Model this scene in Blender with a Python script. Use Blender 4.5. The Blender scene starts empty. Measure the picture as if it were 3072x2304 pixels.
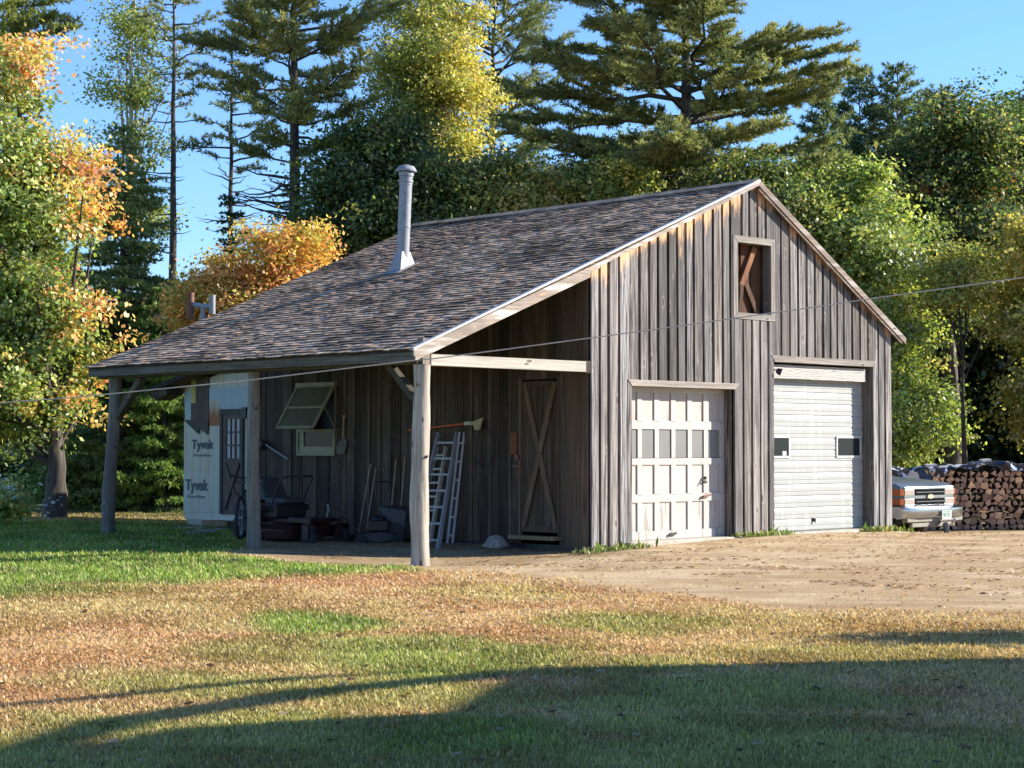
import bpy, math, random
import numpy as np
from mathutils import Vector, Matrix
random.seed(7)
RNG = np.random.default_rng(11)
S = bpy.context.scene
COLL = S.collection
R = math.radians

# ------------------------------------------------------------------ camera, sky, sun
# world axes: X along the barn front to the right, Y along its open side to the back
CX, CY, CZ = -18.83, -17.67, 1.40
RH = np.array([0.7144, -0.6997]); DH = np.array([0.6997, 0.7144])
F = 5547.0; HZ = 1343.0
def W(r, d):                       # metres right of / in front of the viewpoint -> world XY
    return (CX + r*RH[0] + d*DH[0], CY + r*RH[1] + d*DH[1])
def at(x, y, d):                   # survey: photo pixel and distance -> world point
    X, Y = W((x-1536)/F*d, d)
    return (X, Y, CZ + (HZ-y)/F*d)

cd = bpy.data.cameras.new("camera"); cam = bpy.data.objects.new("camera", cd); COLL.objects.link(cam)
cam.location = (CX, CY, CZ)
pitch = math.atan(191/F)
fw = Vector((DH[0]*math.cos(pitch), DH[1]*math.cos(pitch), math.sin(pitch)))
cam.rotation_euler = fw.to_track_quat('-Z', 'Y').to_euler()
cd.sensor_width = 36; cd.lens = F/3072*36; cd.clip_end = 2000; cd.clip_start = 0.1
S.camera = cam

SUN_EL = R(24.5); SUN_AZ = R(123.7)      # azimuth clockwise from +Y
sd = Vector((math.sin(SUN_AZ)*math.cos(SUN_EL), math.cos(SUN_AZ)*math.cos(SUN_EL), math.sin(SUN_EL)))
w = bpy.data.worlds.new("World"); S.world = w; w.use_nodes = True
wn = w.node_tree
bg = wn.nodes["Background"]; sky = wn.nodes.new("ShaderNodeTexSky")
sky.sky_type = 'NISHITA'; sky.sun_disc = False; sky.sun_elevation = SUN_EL; sky.sun_rotation = SUN_AZ
sky.dust_density = 0.0; sky.air_density = 1.15; sky.ozone_density = 4.5; sky.altitude = 100
hs = wn.nodes.new("ShaderNodeMix"); hs.data_type = 'RGBA'; hs.blend_type = 'MULTIPLY'; hs.inputs[0].default_value = 1
hs.inputs[7].default_value = (.72, .87, 1.15, 1)
wn.links.new(sky.outputs[0], hs.inputs[6]); wn.links.new(hs.outputs[2], bg.inputs[0]); bg.inputs[1].default_value = 0.095
sl = bpy.data.lights.new("sun", 'SUN'); sl.energy = 5.0; sl.angle = R(0.53); sl.color = (1.0, 0.92, 0.81)
so = bpy.data.objects.new("sun", sl); COLL.objects.link(so)
so.rotation_euler = (-sd).to_track_quat('-Z', 'Y').to_euler()
S.view_settings.view_transform = 'Standard'; S.view_settings.look = 'None'
S.view_settings.exposure = 1.32; S.view_settings.gamma = 1.0

# ------------------------------------------------------------------ mesh helpers
def vrot(v, ax, a): return (Matrix.Rotation(a, 3, ax) @ Vector(v))
class MB:
    def __init__(s): s.v = []; s.f = []; s.c = []; s.col = (1, 1, 1, 0)
    def add(s, vs, fs, col=None):
        n = len(s.v); c = col or s.col
        s.v += [tuple(p) for p in vs]; s.f += [tuple(i+n for i in f) for f in fs]
        if isinstance(c, list): s.c += c
        else: s.c += [c]*len(vs)
        return s
    def box(s, x0, x1, y0, y1, z0, z1, col=None):
        vs = [(x, y, z) for z in (z0, z1) for y in (y0, y1) for x in (x0, x1)]
        return s.add(vs, [(0,2,3,1),(4,5,7,6),(0,1,5,4),(2,6,7,3),(0,4,6,2),(1,3,7,5)], col)
    def bar(s, p0, p1, w, h, up=(0,0,1), col=None, w1=None, h1=None):
        p0 = Vector(p0); p1 = Vector(p1); d = (p1-p0).normalized(); up = Vector(up)
        sd_ = d.cross(up)
        if sd_.length < 1e-4: sd_ = d.cross(Vector((1,0,0)))
        sd_.normalize(); u = sd_.cross(d).normalized(); vs = []
        for p, ww, hh in ((p0, w, h), (p1, w1 or w, h1 or h)):
            for a, b in ((-1,-1),(1,-1),(1,1),(-1,1)): vs.append(p + sd_*a*ww/2 + u*b*hh/2)
        return s.add(vs, [(3,2,1,0),(4,5,6,7),(0,1,5,4),(1,2,6,5),(2,3,7,6),(3,0,4,7)], col)
    def path(s, pts, rad, n=8, caps=True, wob=0, col=None, rs=None):
        pts = [Vector(p) for p in pts]; m = len(pts)
        if not hasattr(rad, '__len__'): rad = [rad]*m
        vs = []; ref = None
        for i, p in enumerate(pts):
            d = (pts[min(i+1, m-1)] - pts[max(i-1, 0)]).normalized()
            if ref is None:
                ref = d.cross(Vector((0,0,1)))
                if ref.length < .2: ref = d.cross(Vector((1,0,0)))
            ref = (ref - d*ref.dot(d)).normalized(); b = d.cross(ref)
            for k in range(n):
                a = 2*math.pi*k/n
                rr = rad[i]*(1 + (random.uniform(-wob, wob) if wob else 0))
                vs.append(p + (ref*math.cos(a) + b*math.sin(a))*rr)
        fs = [(i*n+k, i*n+(k+1) % n, (i+1)*n+(k+1) % n, (i+1)*n+k) for i in range(m-1) for k in range(n)]
        if caps: fs += [tuple(range(n-1, -1, -1)), tuple(range((m-1)*n, m*n))]
        return s.add(vs, fs, col)
    def tube(s, p0, p1, r0, r1=None, n=8, col=None): return s.path([p0, p1], [r0, r1 if r1 is not None else r0], n, col=col)
    def torus(s, c, nrm, RR, r, n=28, m=8, col=None, sq=1):
        nrm = Vector(nrm).normalized(); a = nrm.cross(Vector((0,0,1)))
        if a.length < .1: a = nrm.cross(Vector((1,0,0)))
        a.normalize(); b = nrm.cross(a); c = Vector(c); vs = []
        for i in range(n):
            t = 2*math.pi*i/n; e = a*math.cos(t) + b*math.sin(t)
            for k in range(m):
                u = 2*math.pi*k/m; vs.append(c + e*(RR + r*math.cos(u)) + nrm*(r*sq*math.sin(u)))
        return s.add(vs, [(i*m+k, i*m+(k+1) % m, ((i+1) % n)*m+(k+1) % m, ((i+1) % n)*m+k) for i in range(n) for k in range(m)], col)
    def lathe(s, c, prof, n=20, ax=(0,0,1), col=None):
        ax = Vector(ax).normalized(); a = ax.cross(Vector((0,1,0)))
        if a.length < .1: a = ax.cross(Vector((1,0,0)))
        a.normalize(); b = ax.cross(a); c = Vector(c); vs = []
        for r_, h in prof:
            for k in range(n):
                t = 2*math.pi*k/n; vs.append(c + ax*h + (a*math.cos(t) + b*math.sin(t))*r_)
        m = len(prof)
        fs = [(i*n+k, i*n+(k+1) % n, (i+1)*n+(k+1) % n, (i+1)*n+k) for i in range(m-1) for k in range(n)]
        fs += [tuple(range(n-1, -1, -1)), tuple(range((m-1)*n, m*n))]
        return s.add(vs, fs, col)
    def loft(s, secs, col=None, caps=True):
        n = len(secs[0]); vs = [p for q in secs for p in q]; m = len(secs)
        fs = [(i*n+k, i*n+(k+1) % n, (i+1)*n+(k+1) % n, (i+1)*n+k) for i in range(m-1) for k in range(n)]
        if caps: fs += [tuple(range(n-1, -1, -1)), tuple(range((m-1)*n, m*n))]
        return s.add(vs, fs, col)
    def extr(s, poly, vec, col=None):
        n = len(poly); vec = Vector(vec); a = [Vector(p) for p in poly]; b = [p+vec for p in a]
        return s.add(a+b, [tuple(range(n)), tuple(range(2*n-1, n-1, -1))] + [(i, i+n, (i+1) % n+n, (i+1) % n) for i in range(n)], col)

def wloc(o):
    p = Vector((0,0,0))
    while o: p += o.location; o = o.parent
    return p
def obj(name, mb, mat, parent=None, world=False, smooth=False, bevel=0, loc=None):
    me = bpy.data.meshes.new(name)
    off = wloc(parent) if (world and parent) else Vector((0,0,0))
    me.from_pydata([(p[0]-off.x, p[1]-off.y, p[2]-off.z) for p in mb.v], [], mb.f)
    ca = me.color_attributes.new('Col', 'FLOAT_COLOR', 'POINT')
    ca.data.foreach_set('color', np.array(mb.c, dtype=np.float32).ravel())
    for m in (mat if isinstance(mat, (list, tuple)) else [mat]): me.materials.append(m)
    me.validate(clean_customdata=False)
    import bmesh
    bm = bmesh.new(); bm.from_mesh(me); bmesh.ops.recalc_face_normals(bm, faces=bm.faces); bm.to_mesh(me); bm.free()
    if smooth:
        me.polygons.foreach_set('use_smooth', [True]*len(me.polygons))
        try: me.set_sharp_from_angle(angle=R(38))
        except Exception: pass
    o = bpy.data.objects.new(name, me); COLL.objects.link(o)
    if parent: o.parent = parent
    if loc: o.location = loc
    if bevel:
        b = o.modifiers.new('bevel', 'BEVEL'); b.width = bevel; b.segments = 2; b.limit_method = 'ANGLE'; b.angle_limit = R(40)
    return o
def tag(o, label=None, cat=None, group=None, kind=None):
    for k, v in (('label', label), ('category', cat), ('group', group), ('kind', kind)):
        if v: o[k] = v
    return o
def thing(name, label, cat, loc=(0,0,0), rz=0, group=None):
    o = bpy.data.objects.new(name, None); COLL.objects.link(o); o.location = loc; o.rotation_euler = (0,0,rz)
    o.empty_display_size = .2
    return tag(o, label, cat, group)

# ------------------------------------------------------------------ material helpers
class M:
    def __init__(s, name):
        s.m = bpy.data.materials.new(name); s.m.use_nodes = True; s.t = s.m.node_tree
        s.b = s.t.nodes['Principled BSDF']; s.out = s.t.nodes['Material Output']
    def n(s, typ, **k):
        x = s.t.nodes.new('ShaderNode'+typ)
        for a, b in k.items(): setattr(x, a, b)
        return x
    def l(s, a, b): s.t.links.new(a, b)
    def coord(s, scale=(1,1,1), kind='Object', rot=(0,0,0)):
        c = s.n('TexCoord'); mp = s.n('Mapping'); mp.inputs['Scale'].default_value = scale; mp.inputs['Rotation'].default_value = rot
        s.l(c.outputs[kind], mp.inputs[0]); return mp.outputs[0]
    def noise(s, vec, scale=5, detail=4, rough=.55, dist=0):
        x = s.n('TexNoise'); s.l(vec, x.inputs['Vector']); x.inputs['Scale'].default_value = scale
        x.inputs['Detail'].default_value = detail; x.inputs['Roughness'].default_value = rough; x.inputs['Distortion'].default_value = dist
        return x.outputs[0]
    def ramp(s, fac, pts):
        x = s.n('ValToRGB'); s.l(fac, x.inputs[0]); e = x.color_ramp.elements
        while len(e) < len(pts): e.new(.5)
        for i, (p, c) in enumerate(pts): e[i].position = p; e[i].color = (*c, 1) if hasattr(c, '__len__') else (c, c, c, 1)
        return x.outputs[0]
    def mix(s, fac, a, b, mode='MIX'):
        x = s.n('Mix', data_type='RGBA', blend_type=mode)
        for sock, v in ((x.inputs[0], fac), (x.inputs[6], a), (x.inputs[7], b)):
            if hasattr(v, 'type'): s.l(v, sock)
            elif hasattr(v, '__len__'): sock.default_value = (*v, 1)[:4]
            else: sock.default_value = v
        return x.outputs[2]
    def math(s, op, a, b=0, c=None):
        x = s.n('Math', operation=op)
        for i, v in enumerate((a, b) + ((c,) if c is not None else ())):
            if hasattr(v, 'type'): s.l(v, x.inputs[i])
            else: x.inputs[i].default_value = v
        return x.outputs[0]
    def attr(s):
        x = s.n('Attribute'); x.attribute_name = 'Col'; return x
    def bump(s, h, st=.3, dist=.01):
        x = s.n('Bump'); x.inputs['Strength'].default_value = st; x.inputs['Distance'].default_value = dist
        s.l(h, x.inputs['Height']); s.l(x.outputs[0], s.b.inputs['Normal'])
    def set(s, color=None, rough=None, metal=None, spec=None, trans=None):
        for k, v in (('Base Color', color), ('Roughness', rough), ('Metallic', metal), ('Specular IOR Level', spec), ('Transmission Weight', trans)):
            if v is None: continue
            if hasattr(v, 'type'): s.l(v, s.b.inputs[k])
            elif hasattr(v, '__len__'): s.b.inputs[k].default_value = (*v, 1)
            else: s.b.inputs[k].default_value = v
        return s

def wood(name, dark, light, axis='Z', freq=45, fresh=(.50,.28,.13), contrast=(.3,.7), bump=.5, knots=True, white=None):
    m = M(name); sc = [freq]*3; sc['XYZ'.index(axis)] = 1.3
    v = m.coord(sc); g = m.noise(v, 1, 5, .65, .25)
    v2 = m.coord([x*.12 for x in sc]); g2 = m.noise(v2, 1, 3, .5, .4)
    base = m.mix(m.ramp(g, [(contrast[0], 0.0), (contrast[1], 1.0)]), dark, light)
    base = m.mix(m.math('MULTIPLY', m.ramp(g2, [(.42, 0.0), (.62, 1.0)]), .6), base, [c*.38 for c in light])
    if white:
        base = m.mix(m.ramp(m.noise(v2, 2.3, 3, .5, .2), [(.5, 0.0), (.62, 1.0)]), base, white)
    a = m.attr(); base = m.mix(1.0, base, a.outputs[0], 'MULTIPLY')
    s3 = [freq*.35]*3; s3['XYZ'.index(axis)] = 2.2
    fn = m.noise(m.coord(s3), 1, 4, .7)
    fac = m.ramp(m.math('ADD', a.outputs['Alpha'], m.math('MULTIPLY', m.math('SUBTRACT', fn, .5), 1.6)), [(.38, 0.0), (.75, 1.0)])
    fac = m.math('MULTIPLY', fac, m.ramp(a.outputs['Alpha'], [(0.02, 0.0), (.2, 1.0)]))
    base = m.mix(m.math('MULTIPLY', fac, .85), base, m.mix(g, fresh, [min(1, c*1.5+.1) for c in fresh]))
    if knots:
        s4 = [5.2]*3; s4['XYZ'.index(axis)] = 1.9
        vo = m.n('TexVoronoi'); m.l(m.coord(s4), vo.inputs['Vector']); vo.inputs['Scale'].default_value = 1
        kn = m.ramp(vo.outputs['Distance'], [(.07, 1.0), (.12, 0.0)])
        base = m.mix(m.math('MULTIPLY', kn, .75), base, (.07,.045,.03))
        ring = m.ramp(vo.outputs['Distance'], [(.0, 0.0), (.12, 0.0), (.15, 1.0), (.21, 0.0)])
        base = m.mix(m.math('MULTIPLY', ring, .28), base, [c*1.15 for c in light])
    m.set(base, .85, spec=.2); m.bump(g, bump, .006); return m.m
def plain(name, col, rough=.5, metal=0, var=.15, scale=8, bump=0, spec=.5):
    m = M(name); g = m.noise(m.coord(), scale, 5, .6)
    c = m.mix(m.ramp(g, [(.3, 0.0), (.7, 1.0)]), [x*(1-var) for x in col], [min(1, x*(1+var)) for x in col])
    m.set(c, rough, metal, spec)
    if bump: m.bump(g, bump, .01)
    return m.m
def leafmat(name, trans=.35, gloss=.12, rough=.45):
    m = M(name); a = m.attr(); t = m.t
    d = m.n('BsdfDiffuse'); tr = m.n('BsdfTranslucent'); gl = m.n('BsdfGlossy'); gl.inputs['Roughness'].default_value = rough
    m.l(a.outputs[0], d.inputs[0])
    tc = m.mix(1.0, a.outputs[0], (1.15,1.12,.7), 'MULTIPLY'); m.l(tc, tr.inputs[0])
    x = m.n('MixShader'); x.inputs[0].default_value = trans; m.l(d.outputs[0], x.inputs[1]); m.l(tr.outputs[0], x.inputs[2])
    y = m.n('MixShader'); y.inputs[0].default_value = gloss; m.l(x.outputs[0], y.inputs[1]); m.l(gl.outputs[0], y.inputs[2])
    gl.inputs[0].default_value = (.6,.6,.55,1)
    m.l(y.outputs[0], m.out.inputs[0]); t.nodes.remove(m.b); return m.m

mt = {}
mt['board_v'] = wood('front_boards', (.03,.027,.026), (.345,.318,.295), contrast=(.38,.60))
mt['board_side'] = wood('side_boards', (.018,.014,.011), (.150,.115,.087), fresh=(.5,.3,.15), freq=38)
mt['board_x'] = wood('trim_x', (.15,.135,.12), (.37,.345,.31), 'X')
mt['tie'] = wood('tie_wood', (.29,.265,.215), (.48,.45,.385), 'X')
mt['rake'] = wood('rake_wood', (.20,.155,.12), (.44,.38,.32), 'X', freq=30, white=(.46,.45,.42))
mt['beam_y'] = wood('beam_y', (.045,.04,.033), (.19,.165,.13), 'Y')
mt['post'] = wood('post_wood', (.14,.125,.11), (.41,.375,.33), 'Z', freq=26)
mt['shingle'] = wood('shingle_wood', (.21,.15,.105), (.90,.67,.47), 'X', knots=False, bump=.4)
mt['dark_in'] = wood('loft_wood', (.09,.06,.04), (.22,.13,.08), 'Z')
mt['galv'] = plain('galvanised', (.25,.26,.275), .42, 0, .22, 14, .05, .3)
mt['alu'] = plain('aluminium', (.29,.31,.34), .5, .15, .15, 10)
mt['steel_dark'] = plain('dark_steel', (.03,.03,.035), .5, .3, .3)
mt['rubber'] = plain('rubber', (.018,.018,.02), .8, 0, .3)
mt['rust'] = plain('rusty_steel', (.16,.075,.045), .7, .3, .4, 20)
mt['red_paint'] = plain('red_paint', (.028,.005,.005), .5, 0, .3, 12)
mt['black_plastic'] = plain('black_plastic', (.02,.02,.022), .5)
mt['grey_plastic'] = plain('grey_plastic', (.055,.058,.064), .6)
mt['white_plastic'] = plain('white_plastic', (.42,.42,.40), .5)
mt['cream'] = plain('cream_paint', (.24,.23,.14), .6, 0, .2)
mt['concrete'] = plain('concrete', (.38,.35,.29), .9, 0, .25, 6, .3)
mt['stone'] = plain('stone', (.27,.25,.22), .9, 0, .35, 7, .5)
mt['handle_wood'] = plain('handle_wood', (.34,.25,.16), .7, 0, .25, 14)
mt['orange_pole'] = plain('orange_pole', (.6,.13,.05), .5)
mt['leaf'] = leafmat('broad_leaf', .5, .05)
mt['leaf_glossy'] = leafmat('glossy_leaf', .5, .09, .5)
mt['needle'] = leafmat('pine_needles', .32, .03, .6)
mt['grass'] = leafmat('grass_blades', .35, .04, .6)
mt['bark'] = wood('bark', (.03,.026,.022), (.13,.11,.095), 'Z', freq=11, knots=False, bump=1)
mt['birch'] = wood('pale_bark', (.30,.27,.23), (.62,.58,.52), 'Z', freq=7, knots=True, bump=.5)
def glass(name, col, rough=.12):
    m = M(name); m.set(col, rough, 0, .12); return m.m
mt['glass_dark'] = glass('dark_glass', (.02,.024,.026))
mt['glass_grey'] = plain('dusty_glass', (.155,.152,.138), .4, 0, .08, 3)
# ------------------------------------------------------------------ noise on the ground
def _h(ix, iy, s):
    n = (ix*374761393 + iy*668265263 + s*1442695041) & 0xffffffff
    n = ((n ^ (n >> 13))*1274126177) & 0xffffffff
    return ((n ^ (n >> 16)) & 0xffff)/65535.0
def vn(x, y, s=0):
    ix = np.floor(x).astype(np.int64); iy = np.floor(y).astype(np.int64); fx = x-ix; fy = y-iy
    fx = fx*fx*(3-2*fx); fy = fy*fy*(3-2*fy)
    return (_h(ix,iy,s)*(1-fx)+_h(ix+1,iy,s)*fx)*(1-fy)+(_h(ix,iy+1,s)*(1-fx)+_h(ix+1,iy+1,s)*fx)*fy
def fbm(x, y, s=0, o=4):
    a = .5; t = 0; n = 0
    for i in range(o): t = t+a*vn(x*2**i, y*2**i, s+i); n += a; a *= .55
    return t/n
def sst(a, b, x):
    t = np.clip((x-a)/(b-a), 0, 1); return t*t*(3-2*t)
def zg(X, Y):
    X = np.asarray(X, float); Y = np.asarray(Y, float)
    z = -.12*np.exp(-((X+2.2)**2/7+(Y-.4)**2/5)) + .055*np.exp(-((X-4.3)**2/7+(Y+.2)**2/6)) + .07*np.exp(-((X+3.5)**2/6+(Y-7.6)**2/8))
    z = z - .23*sst(7.1, 8.2, X)*sst(-1.6, .2, Y)
    z = z + .10*sst(7, 12, Y)*sst(2, -1, X)
    z = z + .02*(fbm(X*.5, Y*.5, 5)-.5)
    return z
def patch(X, Y):
    """world ground map: base colour, greenness, bareness"""
    dx = X-CX; dy = Y-CY; r = dx*RH[0]+dy*RH[1]; d = dx*DH[0]+dy*DH[1]
    dd = np.maximum(d, 2.0); x = 1536+r/dd*F; y = HZ+CZ/dd*F
    n1 = fbm(r*.9, d*.9, 1); n2 = fbm(r*3.1, d*3.1, 9); n3 = fbm(r*.33, d*.33, 21)
    def el(cx, cy, a, b, soft=.45, amp=.5):
        q = np.sqrt(((x-cx)/a)**2+((y-cy)/b)**2) + (n1-.5)*amp*1.4 + (n2-.5)*amp*.5
        return sst(1+soft, 1-soft, q)
    bx = np.interp(x, [-500, 0, 400, 900, 1250, 1400], [1800, 1785, 1760, 1722, 1712, 1690])
    g = sst(22, -22, y-bx+(n1-.5)*60)*sst(1450, 1250, x+(n1-.5)*200)
    for e in ((940,1868,225,38,.42,.55,.95),(1330,1985,440,70,.4,.8,.8),(950,1955,330,50,.4,.8,.5),(1150,2070,750,60,.5,1,.55),
              (1880,1868,300,34,.4,1,.6),(1700,2005,420,36,.4,1,.55),(2650,1965,460,40,.5,1,.45),(560,1800,420,40,.5,1,.25),
              (1350,2230,480,75,.4,.9,.9),(2150,2080,600,60,.5,1,.6),(2100,2250,900,120,.5,1,.35)):
        g = np.maximum(g, el(*e[:4], e[4], e[5])*e[6])
    g = np.maximum(g, sst(.52, .72, n3)*.25); g = np.maximum(g, sst(2080, 2180, y+(n1-.5)*80)*(.15+.45*sst(.42, .62, n1)))
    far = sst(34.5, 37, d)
    lit = el(150, 1556, 620, 24, .3, .4)*(x < 700)
    g = g*(1-.65*lit)
    cyv = np.interp(x, [1000, 1230, 1290, 1700, 2100, 2500, 3072, 4000], [1600, 1690, 1706, 1745, 1795, 1838, 1856, 1900])
    m = sst(26, -26, y-cyv+(n1-.5)*60+(n2-.5)*40)*sst(1180, 1290, x)
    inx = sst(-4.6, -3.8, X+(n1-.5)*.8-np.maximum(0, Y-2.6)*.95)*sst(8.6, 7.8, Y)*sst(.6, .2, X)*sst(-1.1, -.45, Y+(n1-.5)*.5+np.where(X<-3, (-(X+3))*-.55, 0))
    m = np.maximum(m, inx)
    m = m*(1-far); g = g*(1-m)
    t = sst(.3, .7, fbm(r*1.7, d*1.7, 33))[..., None]
    dry = (1-t)*np.array([.49,.285,.135]) + t*np.array([.61,.42,.22])
    red = sst(.45, .7, fbm(r*.6+9, d*1.3, 44))[..., None]
    dry = dry*(1-red*.45) + np.array([.48,.24,.13])*red*.45
    grn = (1-t)*np.array([.13,.205,.035]) + t*np.array([.27,.375,.07])
    dirt = (1-t)*np.array([.50,.355,.195]) + t*np.array([.62,.48,.29])
    lit2 = sst(.45, .75, fbm(r*1.1+4, d*4.0, 77))[..., None]
    dirt = dirt*(1-lit2*.5) + np.array([.33,.20,.11])*lit2*.5
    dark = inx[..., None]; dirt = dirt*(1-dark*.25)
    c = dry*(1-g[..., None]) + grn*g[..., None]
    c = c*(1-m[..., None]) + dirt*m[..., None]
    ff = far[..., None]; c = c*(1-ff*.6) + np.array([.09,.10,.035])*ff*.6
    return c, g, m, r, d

# ------------------------------------------------------------------ ground
def grid_lines(lo, flo, fhi, hi, fine, coarse):
    return np.concatenate([np.arange(lo, flo, coarse), np.arange(flo, fhi, fine), np.arange(fhi, hi+coarse, coarse)])
gr = grid_lines(-160, -12, 13, 160, .12, 6.0); gd = grid_lines(-30, 5, 40, 260, .12, 6.0)
GR, GD = np.meshgrid(gr, gd)
GX = CX+GR*RH[0]+GD*DH[0]; GY = CY+GR*RH[1]+GD*DH[1]
GZ = zg(GX, GY); gc, gg, gm, _, _ = patch(GX, GY)
GZ = GZ + .012*(fbm(GR*3, GD*3, 3)-.5)
def fast_mesh(name, co, k, cols, mat, parent=None, quads=None):
    me = bpy.data.meshes.new(name); n = len(co)
    me.vertices.add(n); me.vertices.foreach_set('co', np.ascontiguousarray(co, dtype=np.float32).ravel())
    idx = quads.ravel() if quads is not None else np.arange(n)
    nf = len(idx)//k
    me.loops.add(len(idx)); me.loops.foreach_set('vertex_index', idx.astype(np.int32))
    me.polygons.add(nf); me.polygons.foreach_set('loop_start', (np.arange(nf)*k).astype(np.int32))
    try: me.polygons.foreach_set('loop_total', np.full(nf, k, dtype=np.int32))
    except Exception: pass
    me.update(calc_edges=True)
    ca = me.color_attributes.new('Col', 'FLOAT_COLOR', 'POINT')
    c4 = np.ones((n, 4), dtype=np.float32); c4[:, :3] = cols; ca.data.foreach_set('color', c4.ravel())
    me.materials.append(mat)
    o = bpy.data.objects.new(name, me); COLL.objects.link(o)
    if parent: o.parent = parent
    return o
ny, nx = GR.shape
ii = np.arange(ny*nx).reshape(ny, nx)
q = np.stack([ii[:-1,:-1], ii[:-1,1:], ii[1:,1:], ii[1:,:-1]], -1).reshape(-1, 4)
m = M('ground_soil'); a = m.attr()
n1 = m.noise(m.coord((1,1,1)), 34, 5, .7); n2 = m.noise(m.coord((1,1,1)), 150, 2, .6)
mm = m.mix(1.0, a.outputs[0], m.ramp(n1, [(.25, .45), (.5, .95), (.75, 1.3)]), 'MULTIPLY')
mm = m.mix(1.0, mm, m.ramp(n2, [(.3, .7), (.7, 1.25)]), 'MULTIPLY')
m.set(mm, .95, spec=.1); m.bump(m.math('ADD', n1, n2), .9, .02); mt['ground'] = m.m
g_o = fast_mesh('ground', np.stack([GX, GY, GZ], -1).reshape(-1, 3), 4, gc.reshape(-1, 3), mt['ground'], quads=q)
g_o.data.polygons.foreach_set('use_smooth', [True]*len(g_o.data.polygons))
tag(g_o, kind='structure')

# ------------------------------------------------------------------ grass blades (stuff)
def blades(N, dmin, dmax, seed):
    rng = np.random.default_rng(seed)
    inv = rng.uniform(1/dmax, 1/dmin, N); d = 1/inv
    r = rng.uniform(-.30, .30, N)*d + rng.uniform(-.3, .3, N)
    X = CX+r*RH[0]+d*DH[0]; Y = CY+r*RH[1]+d*DH[1]
    c, g, mm_, _, _ = patch(X, Y)
    keep = rng.random(N) < np.clip(1-mm_*1.15, .02, 1)
    keep &= ~((X > -.05) & (X < 7.4) & (Y > -.05) & (Y < 8))
    keep &= ~((d > 35.6) & (r > 6.6))
    keep &= ~((X > -.3) & (Y > 7.5) & (Y < 10.5) & (X < 6))
    X, Y, d, g, c, mm_ = X[keep], Y[keep], d[keep], g[keep], c[keep], mm_[keep]; n = len(X)
    L = (rng.uniform(.016, .038, n) + g*rng.uniform(.0, .03, n))*(1+.25*(d > 18)); wd = (.0045+.00045*d)*rng.uniform(.7, 1.4, n)
    th = rng.uniform(0, 2*np.pi, n); lean = rng.uniform(.4, 1.55, n)*(1-.35*g)
    dirv = np.stack([np.cos(th)*np.sin(lean), np.sin(th)*np.sin(lean), np.cos(lean)], -1)
    sv = np.stack([-np.sin(th), np.cos(th), np.zeros(n)], -1)
    b = np.stack([X, Y, zg(X, Y)-.004], -1)
    co = np.empty((n, 3, 3)); co[:, 0] = b-sv*wd[:, None]; co[:, 1] = b+sv*wd[:, None]; co[:, 2] = b+dirv*L[:, None]
    t = rng.random((n, 1)); swap = (rng.random(n) < .16+.0*g)[:, None]
    col = c*(.65+.75*t); col = np.where(swap & (g[:, None] > .3), np.array([.45,.36,.17])*(.6+.7*t), col)
    col = np.where(swap & (g[:, None] <= .3), np.array([.66,.50,.28])*(.6+.7*t), col)
    return co.reshape(-1, 3), np.repeat(col, 3, 0)
co, cc = blades(520000, 6.8, 26, 1); co2, cc2 = blades(90000, 26, 40, 2)
tag(fast_mesh('grass', np.concatenate([co, co2]), 3, np.concatenate([cc, cc2]), mt['grass']),
    'short lawn grass, green in patches and dry brown elsewhere', 'grass', kind='stuff')

# needles, chips and stones lying on the bare drive
rng = np.random.default_rng(15); n = 26000
d = 1/rng.uniform(1/34, 1/14, n); r = rng.uniform(-.12, .30, n)*d; X = CX+r*RH[0]+d*DH[0]; Y = CY+r*RH[1]+d*DH[1]
_, _, mk, _, _ = patch(X, Y); cl_ = fbm(r*1.2, d*2.6, 55); ok = (rng.random(n) < mk*sst(.42, .7, cl_)*.8) & (X > -3.3) & ~((X > -.1) & (X < 7.45) & (Y > -.03))
X, Y, d = X[ok], Y[ok], d[ok]; n = len(X); th = rng.uniform(0, 6.28, n); ln = rng.uniform(.012, .05, n); wd = ln*rng.uniform(.15, .7, n); z = zg(X, Y)
co = np.empty((n, 4, 3)); ca_, sa_ = np.cos(th), np.sin(th)
for k, (a_, b_) in enumerate(((-1, 0), (0, 1), (1, 0), (0, -1))): co[:, k] = np.stack([X+ca_*ln*a_-sa_*wd*b_, Y+sa_*ln*a_+ca_*wd*b_, z+.008+rng.uniform(0, .016, n)], -1)
pal = np.array([[.20,.10,.05],[.14,.08,.045],[.30,.17,.09],[.10,.06,.04],[.62,.52,.38],[.26,.13,.06]])
tag(fast_mesh('drive_litter', co.reshape(-1, 3), 4, np.repeat(pal[rng.integers(0, 6, n)], 4, 0), mt['leaf']), 'brown needles, chips and grit strewn over the bare drive', 'litter', kind='stuff')
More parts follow.
